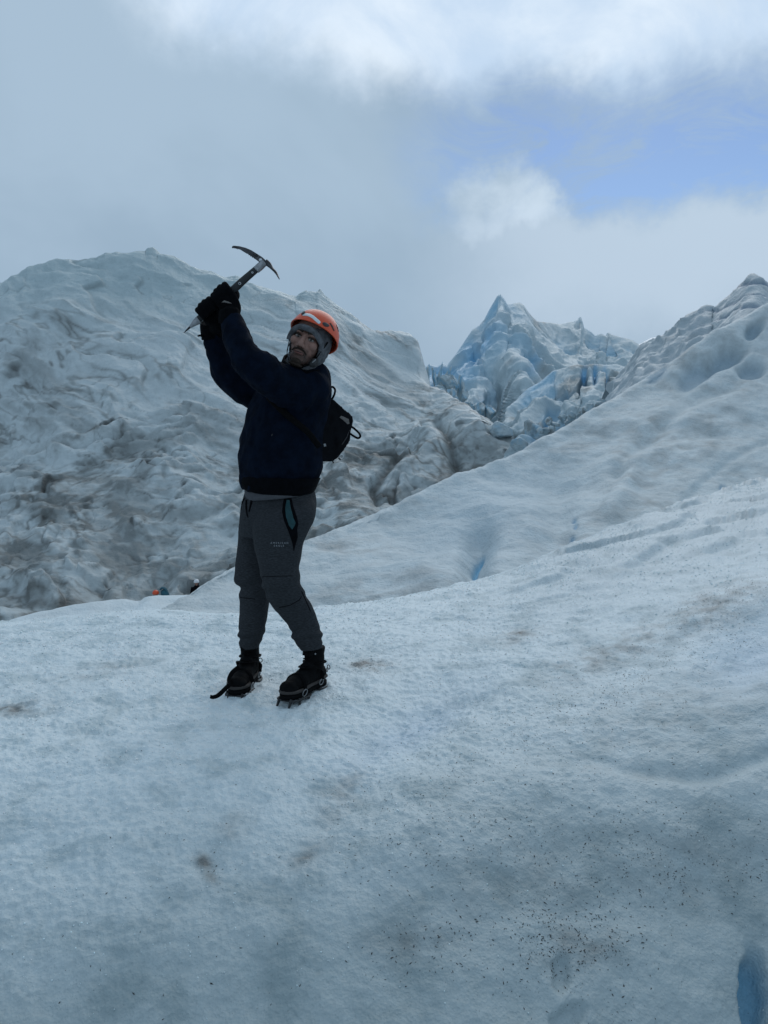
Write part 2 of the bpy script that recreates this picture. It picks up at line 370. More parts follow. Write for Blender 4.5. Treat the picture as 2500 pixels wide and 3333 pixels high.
col = lerp(col, np.array((.29, .31, .31)), np.clip(dz * (.45 + .9 * grn), 0, .8))
col = lerp(col, np.array((.42, .52, .58)), .6 * (gau(U, V, 1580, 1700, 330, 160, -.5)))
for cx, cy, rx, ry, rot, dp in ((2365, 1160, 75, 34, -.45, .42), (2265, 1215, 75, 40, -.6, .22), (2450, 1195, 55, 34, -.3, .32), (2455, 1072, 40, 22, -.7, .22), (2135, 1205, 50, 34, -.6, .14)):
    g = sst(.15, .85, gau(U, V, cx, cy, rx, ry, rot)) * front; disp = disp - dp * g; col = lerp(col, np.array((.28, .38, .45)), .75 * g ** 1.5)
gl = polydist(U, V, [(2400, 1250), (2250, 1320), (2130, 1420), (2060, 1480), (2010, 1545)]); disp = disp - .09 * np.exp(-(gl / 22) ** 2) + .06 * np.exp(-((gl - 40) / 40) ** 2)
gl2 = polydist(U, V, [(2500, 1440), (2350, 1520), (2230, 1620)]); disp = disp - .05 * np.exp(-(gl2 / 12) ** 2)
gl3 = polydist(U, V, [(1990, 1660), (2040, 1580), (2060, 1530)]); disp = disp + .13 * np.exp(-(gl3 / 36) ** 2)
val = polydist(U, V, [(1560, 1760), (1545, 1850), (1540, 1960)]); disp = disp - .28 * np.exp(-(val / 45) ** 2)
val2 = polydist(U, V, [(1810, 1610), (1820, 1730), (1760, 1830)]); disp = disp - .16 * np.exp(-(val2 / 60) ** 2)
ck = polydist(U, V, [(1565, 1775), (1550, 1800), (1542, 1835)]); g = np.exp(-(ck / 9) ** 2); disp = disp - .10 * g; col = lerp(col, np.array((.19, .44, .62)), np.clip(1.1 * g, 0, 1))
ck = polydist(U, V, [(2355, 1585), (2368, 1620)]); g = np.exp(-(ck / 9) ** 2); disp = disp - .2 * g; col = lerp(col, BLUE, np.clip(g, 0, 1))
for cx, cy in ((1868, 1688), (1872, 1706), (1860, 1735)): g = gau(U, V, cx, cy, 7, 6); disp = disp - .06 * g; col = lerp(col, BLUE, .6 * g)
G = G + nrm * (disp * sst(6.6, 5.7, ts[:, None] + 0 * disp))[..., None]
ridge = struct('ice_ridge', G, M['ridge_ice'], col, 'smooth grey white ice ridge rising to the right behind the climber', 'ice')

# ---------- low shoulder of ice on the left and the hollow behind it
us = np.linspace(-2600, 1300, 260)
cv, cd = uline([(-2600,2250,13),(-400,2110,13),(0,2039,14),(113,2003,14.4),(301,1968,15),(452,1952,15.5),(573,1939,16),(760,1935,16.3),(1300,1935,17)], us)
cv = cv + 2 * pn(np.stack([us / 45, us * 0, us * 0], -1), 9)
cr = P(us, cv, cd)
rows = [P(us, cv + 330, cd * .62), P(us, cv + 110, cd * .8), P(us, cv + 30, cd * .93), cr]
sl = (cr[:, 2] - CAM[2]) / cr[:, 1]
for dd, dz in ((3, -.75), (8, -1.7), (15, -2.1), (26, -2.6), (48, -6.0)):
    r = cr.copy(); s = (cr[:, 1] + dd) / cr[:, 1]; r[:, 0] *= s; r[:, 1] += dd; r[:, 2] = CAM[2] + sl * r[:, 1] + dz * np.array(1.0); rows.append(r)
G, ts = loft(rows, [6, 20, 26, 12, 10, 10, 10, 10]); nrm = grid_normals(G); nrm *= np.sign(nrm[..., 2:3] + 1e-6); U, V = pix(G)
G = G + nrm * (.05 * fbm(G * .8, 3, 91) + .015 * fbm(G * 4, 3, 92) - .10 * np.exp(-(polydist(U, V, [(330, 2010), (400, 1985), (455, 1955)]) / 14) ** 2))[..., None]
col = lerp(np.broadcast_to(np.array((.64, .715, .745)), G.shape), GREY, np.clip(.3 * fbm(G * .9, 4, 93) + .1, 0, .6) + .25 * sst(3.2, 4.5, ts)[:, None])
VALLEY_G = G
shoulder = struct('ice_shoulder', G, M['ridge_ice'], col, 'low pale ice shoulder at the left edge behind the mound', 'ice')

# ---------- the big dirty ice hill on the left
us = ucols(-1500, 1830, 560, 40, -150, 1720)
crest = [(-1500,1250,95),(-500,1080,90),(-150,1000,88),(0,928,86),(24,912,86),(72,882,86),(181,846,86),(250,842,86),(313,835,86),(344,823,87),(410,826,87),(482,831,87),(494,824,87),(512,840,87),(560,848,87),(603,864,87),(619,872,87),(681,884,87),(728,911,88),
         (771,909,88),(811,928,88),(873,938,89),(920,950,90),(960,964,90),(975,952,90),(1005,946,90),(1030,948,90),(1036,939,90),(1048,955,90),(1069,972,90),(1108,1003,91),(1163,1046,92),(1215,1090,93),(1245,1094,93),(1281,1087,94),(1318,1090,94),(1336,1098,94),(1352,1120,93),(1364,1145,92),(1383,1206,90),(1396,1255,86),
         (1447,1285,82),(1522,1343,76),(1590,1395,72),(1643,1436,68),(1720,1520,62),(1830,1620,56)]
cv, cd = uline(crest, us)
cv = cv + 3.0 * pn(np.stack([us / 23, us * 0, us * 0], -1), 12) + 1.2 * pn(np.stack([us / 9, us * 0, us * 0], -1), 13)
cvs = boxs(cv, 51); cd = boxs(cd, 25)
def hrow(pairs): v, d = uline(pairs, us); return boxs(v, 61), boxs(d, 61)
r0 = hrow([(-1500,2300,36),(0,2180,38),(800,2080,40),(1300,1990,42),(1830,1900,44)])
r1 = hrow([(-1500,2000,46),(0,1930,46),(800,1880,47),(1300,1830,48),(1830,1790,49)])
rows = [P(us, *r0), P(us, *r1)]
for a, b, bow in ((.22, .22, 0), (.44, .42, .0), (.64, .60, 0), (.82, .78, 0), (.94, .915, 0)):
    rows.append(P(us, r1[0] + (cvs + (cv - cvs) * a ** 16 - r1[0]) * a, r1[1] + (cd - r1[1]) * b))
cr = P(us, cv, cd); rows.append(cr)
for o in ((.5, 2.5, -.5), (1, 8, -3.5), (2, 25, -16), (2, 45, -30)): rows.append(cr + np.array(o))
G, ts = loft(rows, [50, 75, 75, 70, 60, 45, 28, 8, 8, 6, 6]); nrm = grid_normals(G); nrm *= np.sign(-nrm[..., 1:2] + nrm[..., 2:3] + 1e-6); U, V = pix(G)
tt = sst(7.8, 6.4, ts)[:, None]
# gullies and flow lines fall to the right; lower slope is churned into overlapping lips
q = G.copy(); low = sst(1050, 1500, V - .12 * (U - 600))
run = G[..., 0] * .50 + G[..., 2] * .86; acr = G[..., 0] * .86 - G[..., 2] * .50
wq = warp(np.stack([acr, run, G[..., 1]], -1), .10, 2.2, 101)
streak = fbm(wq * np.array((.05, .36, .12)), 4, 103, .55)
ph = (wq[..., 1] * .26 + 1.3 * fbm(wq * np.array((.06, .12, .12)), 3, 105)); saw = ph - np.floor(ph)
lips = sst(0, .75, saw) * sst(1.0, .93, saw); lmask = sst(-.15, .35, fbm(G * .13, 2, 106))
wl = warp(G, .3, 1.1, 108); ph2 = wl[..., 2] * .62 - wl[..., 0] * .16 + 1.1 * fbm(wl * np.array((.22, .3, .3)), 3, 109); s2 = ph2 - np.floor(ph2)
lips2 = sst(0, .7, s2) * sst(1.0, .94, s2); lmask2 = sst(-.05, .35, fbm(G * .22, 3, 110)) * low
bulge = fbm(wl * .085, 3, 111, .42); knob = fbm(wl * .55, 3, 113)
def creased(p, n_, sd):
    s_ = 0; a_ = 1.0; q_ = np.asarray(p, np.float32)
    for o_ in range(n_): s_ = s_ + a_ * (.5 - 1.9 * np.abs(pn(q_, sd + o_ * 5))); a_ *= .5; q_ = q_ * 2.05 + 1.7
    return s_
crs = creased(wq * np.array((.055, .24, .14)), 4, 161); crs2 = creased(wl * np.array((.26, .4, .5)), 3, 167)
crk = np.abs(fbm(warp(wq, .25, 1.2, 115) * np.array((.055, .26, .2)), 3, 117)); cracks = np.exp(-(crk / .016) ** 2) * sst(-.2, .25, fbm(G * .12, 2, 118))
crk2 = np.abs(fbm(warp(G, .4, .9, 119) * np.array((.16, .3, .34)), 3, 121)); cracks2 = np.exp(-(crk2 / .03) ** 2) * low * sst(-.1, .3, fbm(G * .2, 2, 122))
humps = 1.7 * gau(U, V, 1390, 1500, 105, 95, .3) + 1.5 * gau(U, V, 1560, 1450, 90, 60, .5) + 1.0 * gau(U, V, 1270, 1600, 90, 60) + .8 * gau(U, V, 1160, 1690, 90, 55) + .9 * gau(U, V, 1110, 1560, 80, 60)
seam = np.minimum(polydist(U, V, [(1425, 1380), (1455, 1440), (1482, 1520), (1510, 1590)]), polydist(U, V, [(1200, 1480), (1290, 1505), (1280, 1560), (1210, 1620), (1225, 1680)])); seamg = np.exp(-(seam / 16) ** 2)
disp = humps - .8 * seamg + 1.2 * bulge + .16 * streak + .42 * crs + (.03 + .09 * low) * crs2 + (.38 + .25 * low) * lips * lmask + .42 * lips2 * lmask2 + (.03 + .05 * low) * knob - .06 * cracks - .10 * cracks2 + .035 * fbm(G * 1.6, 3, 123)
G = G + nrm * (disp * tt)[..., None]
col = lerp(np.broadcast_to(np.array((.54, .60, .615)), G.shape), np.array((.44, .53, .55)), sst(1150, 900, V))
d1 = sst(.05, .65, fbm(wq * np.array((.045, .22, .15)) + 9, 5, 131, .6)); d2 = sst(-.15, .6, fbm(warp(G, .25, 1.5, 133) * np.array((.16, .26, .26)), 5, 135, .62))
nar = np.exp(-(np.abs(fbm(wq * np.array((.04, .30, .2)) + 4, 4, 145, .6)) / .10) ** 2); nar2 = np.exp(-(np.abs(fbm(warp(G, .25, 1.5, 147) * np.array((.13, .3, .34)), 4, 149, .6)) / .12) ** 2)
dirt = (.40 * d1 + .70 * nar * sst(-.25, .25, fbm(G * .09, 2, 151))) * sst(900, 1150, V) + (.06 + .50 * d2 + .45 * nar2) * sst(1250, 1650, V + 130 * bulge) * (1 - .75 * np.clip(gau(U, V, 1390, 1500, 100, 90, .3) + gau(U, V, 1560, 1450, 90, 60, .5), 0, 1))
dirt = dirt + .35 * gau(U, V, 220, 1480, 330, 120) * d2 + .30 * gau(U, V, 1130, 1620, 130, 160) * d2 + .25 * gau(U, V, 1000, 1500, 330, 200) * d1
dirt = np.clip(dirt + .35 * sst(.25, .8, fbm(wl * 1.1, 3, 137)) * low, 0, .9)
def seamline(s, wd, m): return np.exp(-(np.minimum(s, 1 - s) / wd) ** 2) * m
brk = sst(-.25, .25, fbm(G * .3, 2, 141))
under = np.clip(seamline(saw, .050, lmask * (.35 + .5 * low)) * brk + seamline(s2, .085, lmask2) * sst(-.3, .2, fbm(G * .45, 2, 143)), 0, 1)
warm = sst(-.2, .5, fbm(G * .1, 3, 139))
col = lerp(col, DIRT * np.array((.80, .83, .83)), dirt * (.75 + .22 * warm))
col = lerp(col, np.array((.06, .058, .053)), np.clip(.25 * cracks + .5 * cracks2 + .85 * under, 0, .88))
col = lerp(col, np.array((.12, .115, .105)), .7 * np.exp(-(seam / 11) ** 2))
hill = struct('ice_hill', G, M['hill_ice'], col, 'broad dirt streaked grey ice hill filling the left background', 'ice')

# ---------- the broken blue icefall and the jagged ice peak
def crag(us, crest, base, d_spurs, ts_, counts, amp, lam, seed, mat, name, label, bluish, flute=.45, back=30, bluepts=(), cut=.5):
    cv, cd = uline(crest, us); bv, bd = uline(base, us)
    rows = [P(us, bv + 150, bd * .9)]; cvs = np.convolve(np.pad(cv, 8, 'edge'), np.ones(17) / 17, 'valid')
    for a in ts_:
        d = bd + (cd - bd) * a ** 1.15
        for (u0, u1, wd, am) in d_spurs: d = d - am * np.exp(-((us - (u0 + (u1 - u0) * a)) / wd) ** 2) * math.sin(math.pi * min(1, a * 1.05)) 
        rows.append(P(us, bv + (cvs + (cv - cvs) * a ** 3 - bv) * a, d))
    cr = P(us, cv, cd); rows.append(cr); n0 = len(rows) - 1
    for o in ((0, back * .1, -back * .06), (0, back * .5, -back * .4), (0, back, -back)): rows.append(cr + np.array(o))
    G, ts = loft(rows, counts + [6, 5, 4]); nrm = grid_normals(G); nrm *= np.sign(-nrm[..., 1:2] + nrm[..., 2:3] * .6 + 1e-6); U, V = pix(G)
    s = 1.0 / lam; q = warp(G * s * np.array((1, .8, flute)), 1.2, .45, seed)
    rg = 0; aa = 1.0; qq = q
    for o_ in range(5): rg = rg + aa * (.55 - 1.9 * np.abs(pn(qq, seed + 2 + o_ * 5))); aa *= .5; qq = qq * 2.05 + 1.7
    rg = rg - .3; gul = fbm(q * .7, 2, seed + 9); fine = fbm(G * s * 3.5 * np.array((1, 1, .6)), 3, seed + 4)
    tt = sst(n0 + .1, n0 - 1.9, ts)[:, None]
    for (cx, cy, rx, ry, rot, a) in bluepts: rg = rg - cut * a * gau(U, V, cx, cy, rx, ry, rot)
    G = G + nrm * (amp * (rg * .95 + gul * .5 + .10 * fine) * (.04 + .96 * tt))[..., None]
    col = np.broadcast_to(np.array((.43, .52, .555)), G.shape).copy()
    b = np.clip(sst(.1, .75, fbm(q * .8 + 5, 3, seed + 12)) * bluish, 0, 1)
    deep = sst(.15, .85, -rg) * bluish
    col = lerp(col, np.array((.22, .45, .62)), np.clip(.55 * b + .75 * deep, 0, 1))
    for (cx, cy, rx, ry, rot, a) in bluepts: col = lerp(col, np.array((.16, .44, .70)), np.clip(a * gau(U, V, cx, cy, rx, ry, rot), 0, 1))
    dd = sst(.2, .75, fbm(warp(G, s, lam * .4, seed + 14) * s * np.array((.7, .7, 1.0)), 4, seed + 15, .6))
    col = lerp(col, np.array((.20, .20, .185)), .6 * dd)
    return struct(name, G, mat, col, label, 'ice')
crag(np.linspace(1290, 2330, 440),
     [(1290,1290,135),(1387,1192,140),(1400,1186,140),(1425,1194,140),(1440,1184,140),(1456,1189,140),(1488,1146,141),(1515,1105,142),(1539,1070,143),(1560,1058,144),(1578,1037,145),(1600,995,145),(1618,964,145),(1629,957,145),(1640,972,145),(1651,990,146),(1668,988,147),(1691,984,148),(1705,992,148),(1720,1016,149),(1748,1045,151),(1790,1050,158),(1821,1055,162),(1850,1049,164),(1871,1045,165),(1882,1040,165),(1889,1029,165),(1896,1050,165),(1900,1066,165),
      (1925,1078,166),(1937,1090,166),(1955,1084,166),(1975,1093,166),(1980,1080,166),(1995,1088,166),(2023,1095,166),(2060,1108,166),(2078,1119,166),(2103,1139,166),(2112,1175,166),(2160,1200,166),(2330,1260,166)],
     [(1290,1420,92),(1450,1470,88),(1650,1600,84),(1900,1560,88),(2330,1480,96)],
     [(1720, 1690, 55, 20), (1500, 1625, 60, 10), (1640, 1560, 45, -8), (1850, 1790, 60, 8), (1420, 1480, 40, 6)], (0, .2, .4, .6, .8, .93), [6, 40, 54, 58, 56, 38, 18], 2.5, 13.0, 201, M['far_ice'], 'ice_peak',
     'jagged pale blue ice peak in the distance at the centre right', .75, bluepts=((1530, 1160, 34, 60, .2, .7), (1600, 1120, 20, 60, .3, .6), (1480, 1240, 60, 30, 0, .45), (1430, 1215, 50, 30, 0, .6), (1730, 1190, 16, 34, .2, .7), (1570, 1330, 30, 60, .3, .35)))
crag(np.linspace(1620, 2360, 300),
     [(1620,1400,80),(1660,1330,80),(1690,1290,80),(1720,1262,80),(1760,1240,80),(1800,1206,80),(1840,1196,80),(1880,1188,80),(1900,1190,80),(1930,1184,80),(1960,1187,80),(2010,1186,80),(2040,1197,80),(2060,1215,79),(2090,1238,78),(2140,1290,76),(2360,1380,72)],
     [(1620,1560,58),(1700,1560,56),(1900,1480,56),(2360,1440,60)],
     [(1700, 1780, 45, 4), (1830, 1850, 30, 3), (1930, 1945, 26, 3), (2020, 2020, 30, 3)], (0, .25, .5, .75, .92), [6, 34, 40, 40, 26, 12], 1.7, 6.0, 231, M['far_ice'], 'serac_wall',
     'wall of pale seracs split by vertical blue cracks below the peak', .6, .20, 18, cut=1.0, bluepts=((1900, 1230, 9, 45, .12, .95), (1937, 1215, 8, 36, .05, .9), (1975, 1240, 7, 40, -.15, .8), (1850, 1262, 40, 9, .1, .7), (1775, 1360, 12, 40, .25, .8), (1745, 1420, 20, 30, .2, .6)))
# the banded peak at the right
us = np.linspace(1980, 3900, 360)
crest = [(1980,1260,60),(2050,1180,58),(2088,1119,56),(2110,1108,55),(2153,1099,54),(2180,1080,54),(2233,1037,53),(2270,1018,52),(2305,1005,52),(2320,1012,52),(2350,985,51),(2385,954,50),(2428,914,49),(2440,903,49),(2450,899,49),(2462,904,49),(2500,930,49),(2600,990,50),(2900,1080,52),(3300,900,56),(3900,1100,60)]
base = [(1980,1450,34),(2300,1330,32),(2500,1250,32),(3000,1250,34),(3900,1300,38)]
cv, cd = uline(crest, us); bv, bd = uline(base, us); cr = P(us, cv, cd)
rows = [P(us, bv + 200, bd * .9)] + [P(us, bv + (cv - bv) * a, bd + (cd - bd) * a) for a in (0, .3, .6, .85)] + [cr] + [cr + np.array(o) for o in ((0, 2, -1), (0, 8, -7), (0, 16, -18))]
G, ts = loft(rows, [5, 40, 44, 40, 26, 7, 5, 4]); nrm = grid_normals(G); nrm *= np.sign(-nrm[..., 1:2] + nrm[..., 2:3] * .6 + 1e-6); U, V = pix(G)
wb = G[..., 2] * 1.0 + .25 * G[..., 0] * .3 + .5 * fbm(G * .22, 3, 251); ph = wb / 1.15; s3 = ph - np.floor(ph)
band = sst(0, .22, s3) * sst(1, .84, s3); bz = sst(2230, 2380, U) * sst(1180, 1040, V - .15 * (U - 2400)); tt = sst(5.9, 4.5, ts)[:, None]
rg = ridged(warp(G * np.array((.35, .3, .22)), 1, .4, 253), 3, 255) - .6
G = G + nrm * ((.45 * rg * (1 - .7 * bz) + .13 * band * bz + .12 * fbm(G * 1.1, 3, 257)) * tt)[..., None]
col = lerp(np.broadcast_to(np.array((.43, .49, .52)), G.shape), np.array((.14, .21, .29)), .9 * bz * (1 - band)); col = lerp(col, np.array((.33, .36, .37)), .5 * sst(.2, .7, fbm(G * .5, 4, 259)))
struct('banded_ice_peak', G, M['far_ice'], col, 'ice peak at the right edge with dark blue layered bands', 'ice')
# far bright snowfield seen in the notch and terrain closing the valley
us = np.linspace(1900, 2500, 60)
cv = np.interp(us, [1900, 2060, 2085, 2110, 2135, 2160, 2500], [1140, 1130, 1122, 1108, 1103, 1108, 1130]); cr = P(us, cv, 520.0)
rows = [P(us, cv + 170, 330.0), P(us, cv + 60, 430.0), cr, cr + np.array((0, 60, -30)), cr + np.array((0, 150, -120))]
G, ts = loft(rows, [14, 16, 6, 4]); G[..., 2] += 1.2 * fbm(G * .02, 3, 261)
struct('snowfield', G, M['far_ice'], np.broadcast_to(np.array((.80, .83, .86)), G.shape), 'far bright snowfield in the notch beside the peak', 'snow')
# wide ice sheet under everything, out to the horizon
a = np.linspace(0, 2 * math.pi, 97)[:-1]; rad = np.concatenate([np.linspace(4, 60, 10), np.geomspace(75, 1500, 22)])
G = np.stack([np.outer(rad, np.cos(a)), np.outer(rad, np.sin(a)), np.outer(np.where(rad < 60, -16 - 0 * rad, -16.0), np.ones(96))], -1)
G[..., 2] += 1.5 * fbm(G * .02, 3, 271) - .9 * sst(60, 4, rad)[:, None]
nr, ncl = G.shape[:2]; idx = np.arange(nr * ncl).reshape(nr, ncl); f = np.stack([idx[:-1], np.roll(idx, -1, 1)[:-1], np.roll(idx, -1, 1)[1:], idx[1:]], -1).reshape(-1, 4)
o = mesh_obj('glacier_ground', G.reshape(-1, 3), f, M['far_ice'], col=np.broadcast_to(np.array((.5, .57, .62)), G.shape)); tag(o, 'wide glacier ice sheet beneath the ridges', 'ice', kind='structure')
# ================================================================== CLIMBER
M['jacket'] = plain('navy_jacket_cloth', (0.0026, 0.0056, 0.0130), 0.9, var=.35, nscale=18, bump=.0012, bscale=260, spec=.06)
M['black_cloth'] = plain('black_cloth', (0.0022, 0.0026, 0.004), 0.9, var=.3, nscale=30, bump=.001, bscale=300, spec=.06)
M['glove'] = plain('black_glove_knit', (0.0022, 0.0026, 0.0036), 0.9, var=.3, nscale=60, bump=.0015, bscale=350, spec=.06)
M['trousers'] = plain('heather_grey_jersey', (0.030, 0.033, 0.037), 0.9, var=.40, nscale=70, bump=.0008, bscale=300, spec=.1, stretch=(1, 1, 7))
M['shirt'] = plain('grey_shirt_cotton', (0.066, 0.069, 0.077), 0.9, var=.12, nscale=40, bump=.0006, bscale=400, spec=.1)
M['hood'] = plain('grey_knit', (0.10, 0.104, 0.112), 0.95, var=.3, nscale=45, bump=.0015, bscale=260, spec=.1)
M['skin'] = plain('skin', (0.25, 0.138, 0.108), 0.55, var=.12, nscale=25, bump=.0004, bscale=300, spec=.35)
M['hair'] = plain('dark_beard_hair', (0.028, 0.019, 0.014), 0.75, var=.5, nscale=180, bump=.002, bscale=420, spec=.2)
M['lip'] = plain('mouth_line', (0.045, 0.018, 0.015), 0.5, var=.1)
M['eye'] = plain('eye_white', (0.22, 0.19, 0.175), 0.35, var=.05)
M['iris'] = plain('dark_iris', (0.02, 0.013, 0.01), 0.15, var=.2)
M['orange'] = plain('orange_helmet_shell', (0.60, 0.072, 0.022), 0.42, var=.06, nscale=14, bump=.0004, bscale=40, spec=.4)
M['strip'] = plain('reflective_strip', (0.62, 0.68, 0.70), 0.4, var=.06, spec=.5)
M['dark_plastic'] = plain('dark_plastic', (0.012, 0.013, 0.015), 0.5, var=.25, nscale=60)
M['vent'] = plain('helmet_vent_dark', (0.03, 0.016, 0.014), 0.8, var=.2)
M['steel'] = plain('grey_steel', (0.26, 0.27, 0.28), 0.42, metal=.75, var=.25, nscale=60)
M['pick'] = plain('dark_worn_steel', (0.055, 0.056, 0.060), 0.5, metal=.55, var=.5, nscale=45, bump=.0004, bscale=200)
M['grip'] = plain('black_shaft', (0.008, 0.011, 0.013), 0.55, var=.3, nscale=50)
M['silver'] = plain('bright_rivet', (0.62, 0.64, 0.66), 0.35, metal=.5, var=.05)
M['boot'] = plain('black_boot_leather', (0.0028, 0.003, 0.0036), 0.8, var=.5, nscale=40, bump=.0015, bscale=120, spec=.1)
M['rand'] = plain('brown_grey_boot_rand', (0.030, 0.025, 0.023), 0.75, var=.3, nscale=40)
M['strap'] = plain('black_webbing', (0.0035, 0.0037, 0.0042), 0.85, var=.3, nscale=120, spec=.06)
M['iron'] = plain('dark_crampon_steel', (0.035, 0.036, 0.038), 0.5, metal=.6, var=.4, nscale=60)
M['teal'] = plain('teal_lining', (0.003, 0.040, 0.047), 0.8, var=.2, nscale=40)
M['print'] = plain('grey_print', (0.27, 0.29, 0.31), 0.8, var=.1)
M['pack'] = plain('black_pack_nylon', (0.0028, 0.0033, 0.005), 0.8, var=.35, nscale=25, bump=.001, bscale=240, spec=.1)
M['patch'] = plain('beige_patch', (0.13, 0.118, 0.11), 0.8, var=.25, nscale=60)

_t = M['skin'].node_tree; _b = _t.nodes['Principled BSDF']; _src = _b.inputs['Base Color'].links[0].from_socket
_at = N(_t, 'ShaderNodeAttribute', attribute_name='face_mask'); _sp = N(_t, 'ShaderNodeSeparateXYZ'); _t.links.new(_at.outputs['Vector'], _sp.inputs[0])
_t.links.new(mix_col(_t, _sp.outputs[0], mix_col(_t, _sp.outputs[1], _src, (0.26, 0.095, 0.085)), (0.016, 0.010, 0.008)), _b.inputs['Base Color'])
def unit(v): v = np.asarray(v, float); return v / (np.linalg.norm(v) + 1e-12)
def mpx(d): return d / F
def cr_path(pts, n):
    pts = np.asarray(pts, float); return cr_weights(len(pts), np.linspace(0, len(pts) - 1, n)) @ pts
def ring_mesh(C, A, B, seg=24, cap=True):
    """closed skin over rings with centres C and half axes A, B"""
    C, A, B = (np.asarray(x, float) for x in (C, A, B)); n = len(C)
    a = np.linspace(0, 2 * np.pi, seg, endpoint=False)
    Vv = C[:, None] + A[:, None] * np.cos(a)[None, :, None] + B[:, None] * np.sin(a)[None, :, None]
    V_ = Vv.reshape(-1, 3); f = []
    for i in range(n - 1):
        for j in range(seg):
            k = (j + 1) % seg; f.append((i * seg + j, i * seg + k, (i + 1) * seg + k, (i + 1) * seg + j))
    if cap:
        V_ = np.vstack([V_, C[:1], C[-1:]]); c0, c1 = n * seg, n * seg + 1
        for j in range(seg):
            k = (j + 1) % seg; f.append((k, j, c0)); f.append(((n - 1) * seg + j, (n - 1) * seg + k, c1))
    return V_, f
def tube(pts, ra, rb=None, hint=(0, 1, 0), n=None, seg=14, cap=True):
    """tube along pts; ra across (perpendicular to hint), rb along hint"""
    pts = np.asarray(pts, float); m = len(pts); ra = np.broadcast_to(np.asarray(ra, float), (m,)); rb = ra if rb is None else np.broadcast_to(np.asarray(rb, float), (m,))
    n = n or max(2, (m - 1) * 5 + 1); Wt = cr_weights(m, np.linspace(0, m - 1, n)); Cc = Wt @ pts; a = Wt @ ra; b = Wt @ rb
    T = np.gradient(Cc, axis=0); A, B = [], []
    for t in T:
        t = unit(t); h = np.asarray(hint, float); x = np.cross(h, t)
        if np.linalg.norm(x) < 1e-3: x = np.cross((1, 0.01, 0), t)
        x = unit(x); A.append(x); B.append(unit(np.cross(t, x)))
    return ring_mesh(Cc, np.array(A) * a[:, None], np.array(B) * b[:, None], seg, cap)
def loop_tube(pts, r, seg=8, n=32):
    """closed ring of round wire"""
    pts = np.asarray(pts, float); m = len(pts); ext = np.vstack([pts[-1:], pts, pts[:2]])
    Wt = cr_weights(len(ext), 1 + np.linspace(0, m, n, endpoint=False)); Cc = Wt @ ext; T = np.roll(Cc, -1, 0) - np.roll(Cc, 1, 0)
    nn = unit(np.cross(Cc[n // 4] - Cc[0], Cc[n // 2] - Cc[0])); a = np.linspace(0, 2 * np.pi, seg, endpoint=False); V_ = []
    for c, t in zip(Cc, T):
        x = unit(np.cross(nn, unit(t))); V_.append(c + r * (np.cos(a)[:, None] * x + np.sin(a)[:, None] * nn))
    f = [(i * seg + j, i * seg + (j + 1) % seg, ((i + 1) % n) * seg + (j + 1) % seg, ((i + 1) % n) * seg + j) for i in range(n) for j in range(seg)]
    return np.concatenate(V_), f
def circle_pts(c, x, y, r, n=8): return [np.asarray(c) + r * (math.cos(t) * np.asarray(x) + math.sin(t) * np.asarray(y)) for t in np.linspace(0, 2 * math.pi, n, endpoint=False)]
def ell(c, r, rot=None, nu=20, nv=12):
    c = np.asarray(c, float); th = np.linspace(0, np.pi, nv + 1)[1:-1]; ph = np.linspace(0, 2 * np.pi, nu, endpoint=False)
    V_ = np.array([(math.sin(t) * math.cos(p), math.sin(t) * math.sin(p), math.cos(t)) for t in th for p in ph] + [(0, 0, 1), (0, 0, -1)]) * np.asarray(r, float)
    if rot is not None: V_ = V_ @ np.asarray(rot).T
    f = []; m = len(th)
    for i in range(m - 1):
        for j in range(nu): k = (j + 1) % nu; f.append((i * nu + j, (i + 1) * nu + j, (i + 1) * nu + k, i * nu + k))
    for j in range(nu): k = (j + 1) % nu; f.append((m * nu, j, k)); f.append((m * nu + 1, (m - 1) * nu + k, (m - 1) * nu + j))
    return V_ + c, f
def prism(poly, axis, h):
    """poly (n, 3) planar outline extruded by axis*h, centred"""
    p = np.asarray(poly, float); ax = unit(axis) * h / 2; n = len(p)
    V_ = np.vstack([p - ax, p + ax]); f = [tuple(range(n - 1, -1, -1)), tuple(range(n, 2 * n))]
    f += [(i, (i + 1) % n, n + (i + 1) % n, n + i) for i in range(n)]
    return V_, f
def joined(parts):
    V_, f, o = [], [], 0
    for v, ff in parts:
        V_.append(v); f += [tuple(i + o for i in q) for q in ff]; o += len(v)
    return np.vstack(V_), f
def xf(part, Mt, t): return part[0] @ np.asarray(Mt).T + np.asarray(t), part[1]
def part_obj(name, parts, mat, parent=None, smooth_shade=True, bevel=0):
    v, f = joined(parts if isinstance(parts, list) else [parts])
    o = mesh_obj(name, v, f, mat, parent, smooth_shade)
    bm = bmesh.new(); bm.from_mesh(o.data); bmesh.ops.recalc_face_normals(bm, faces=bm.faces)
    if bevel: bmesh.ops.bevel(bm, geom=[e for e in bm.edges if e.calc_face_angle(0) > .5], offset=bevel, segments=2, affect='EDGES', clamp_overlap=True)
    bm.to_mesh(o.data); bm.free()
    if smooth_shade: o.data.shade_smooth()
    return o
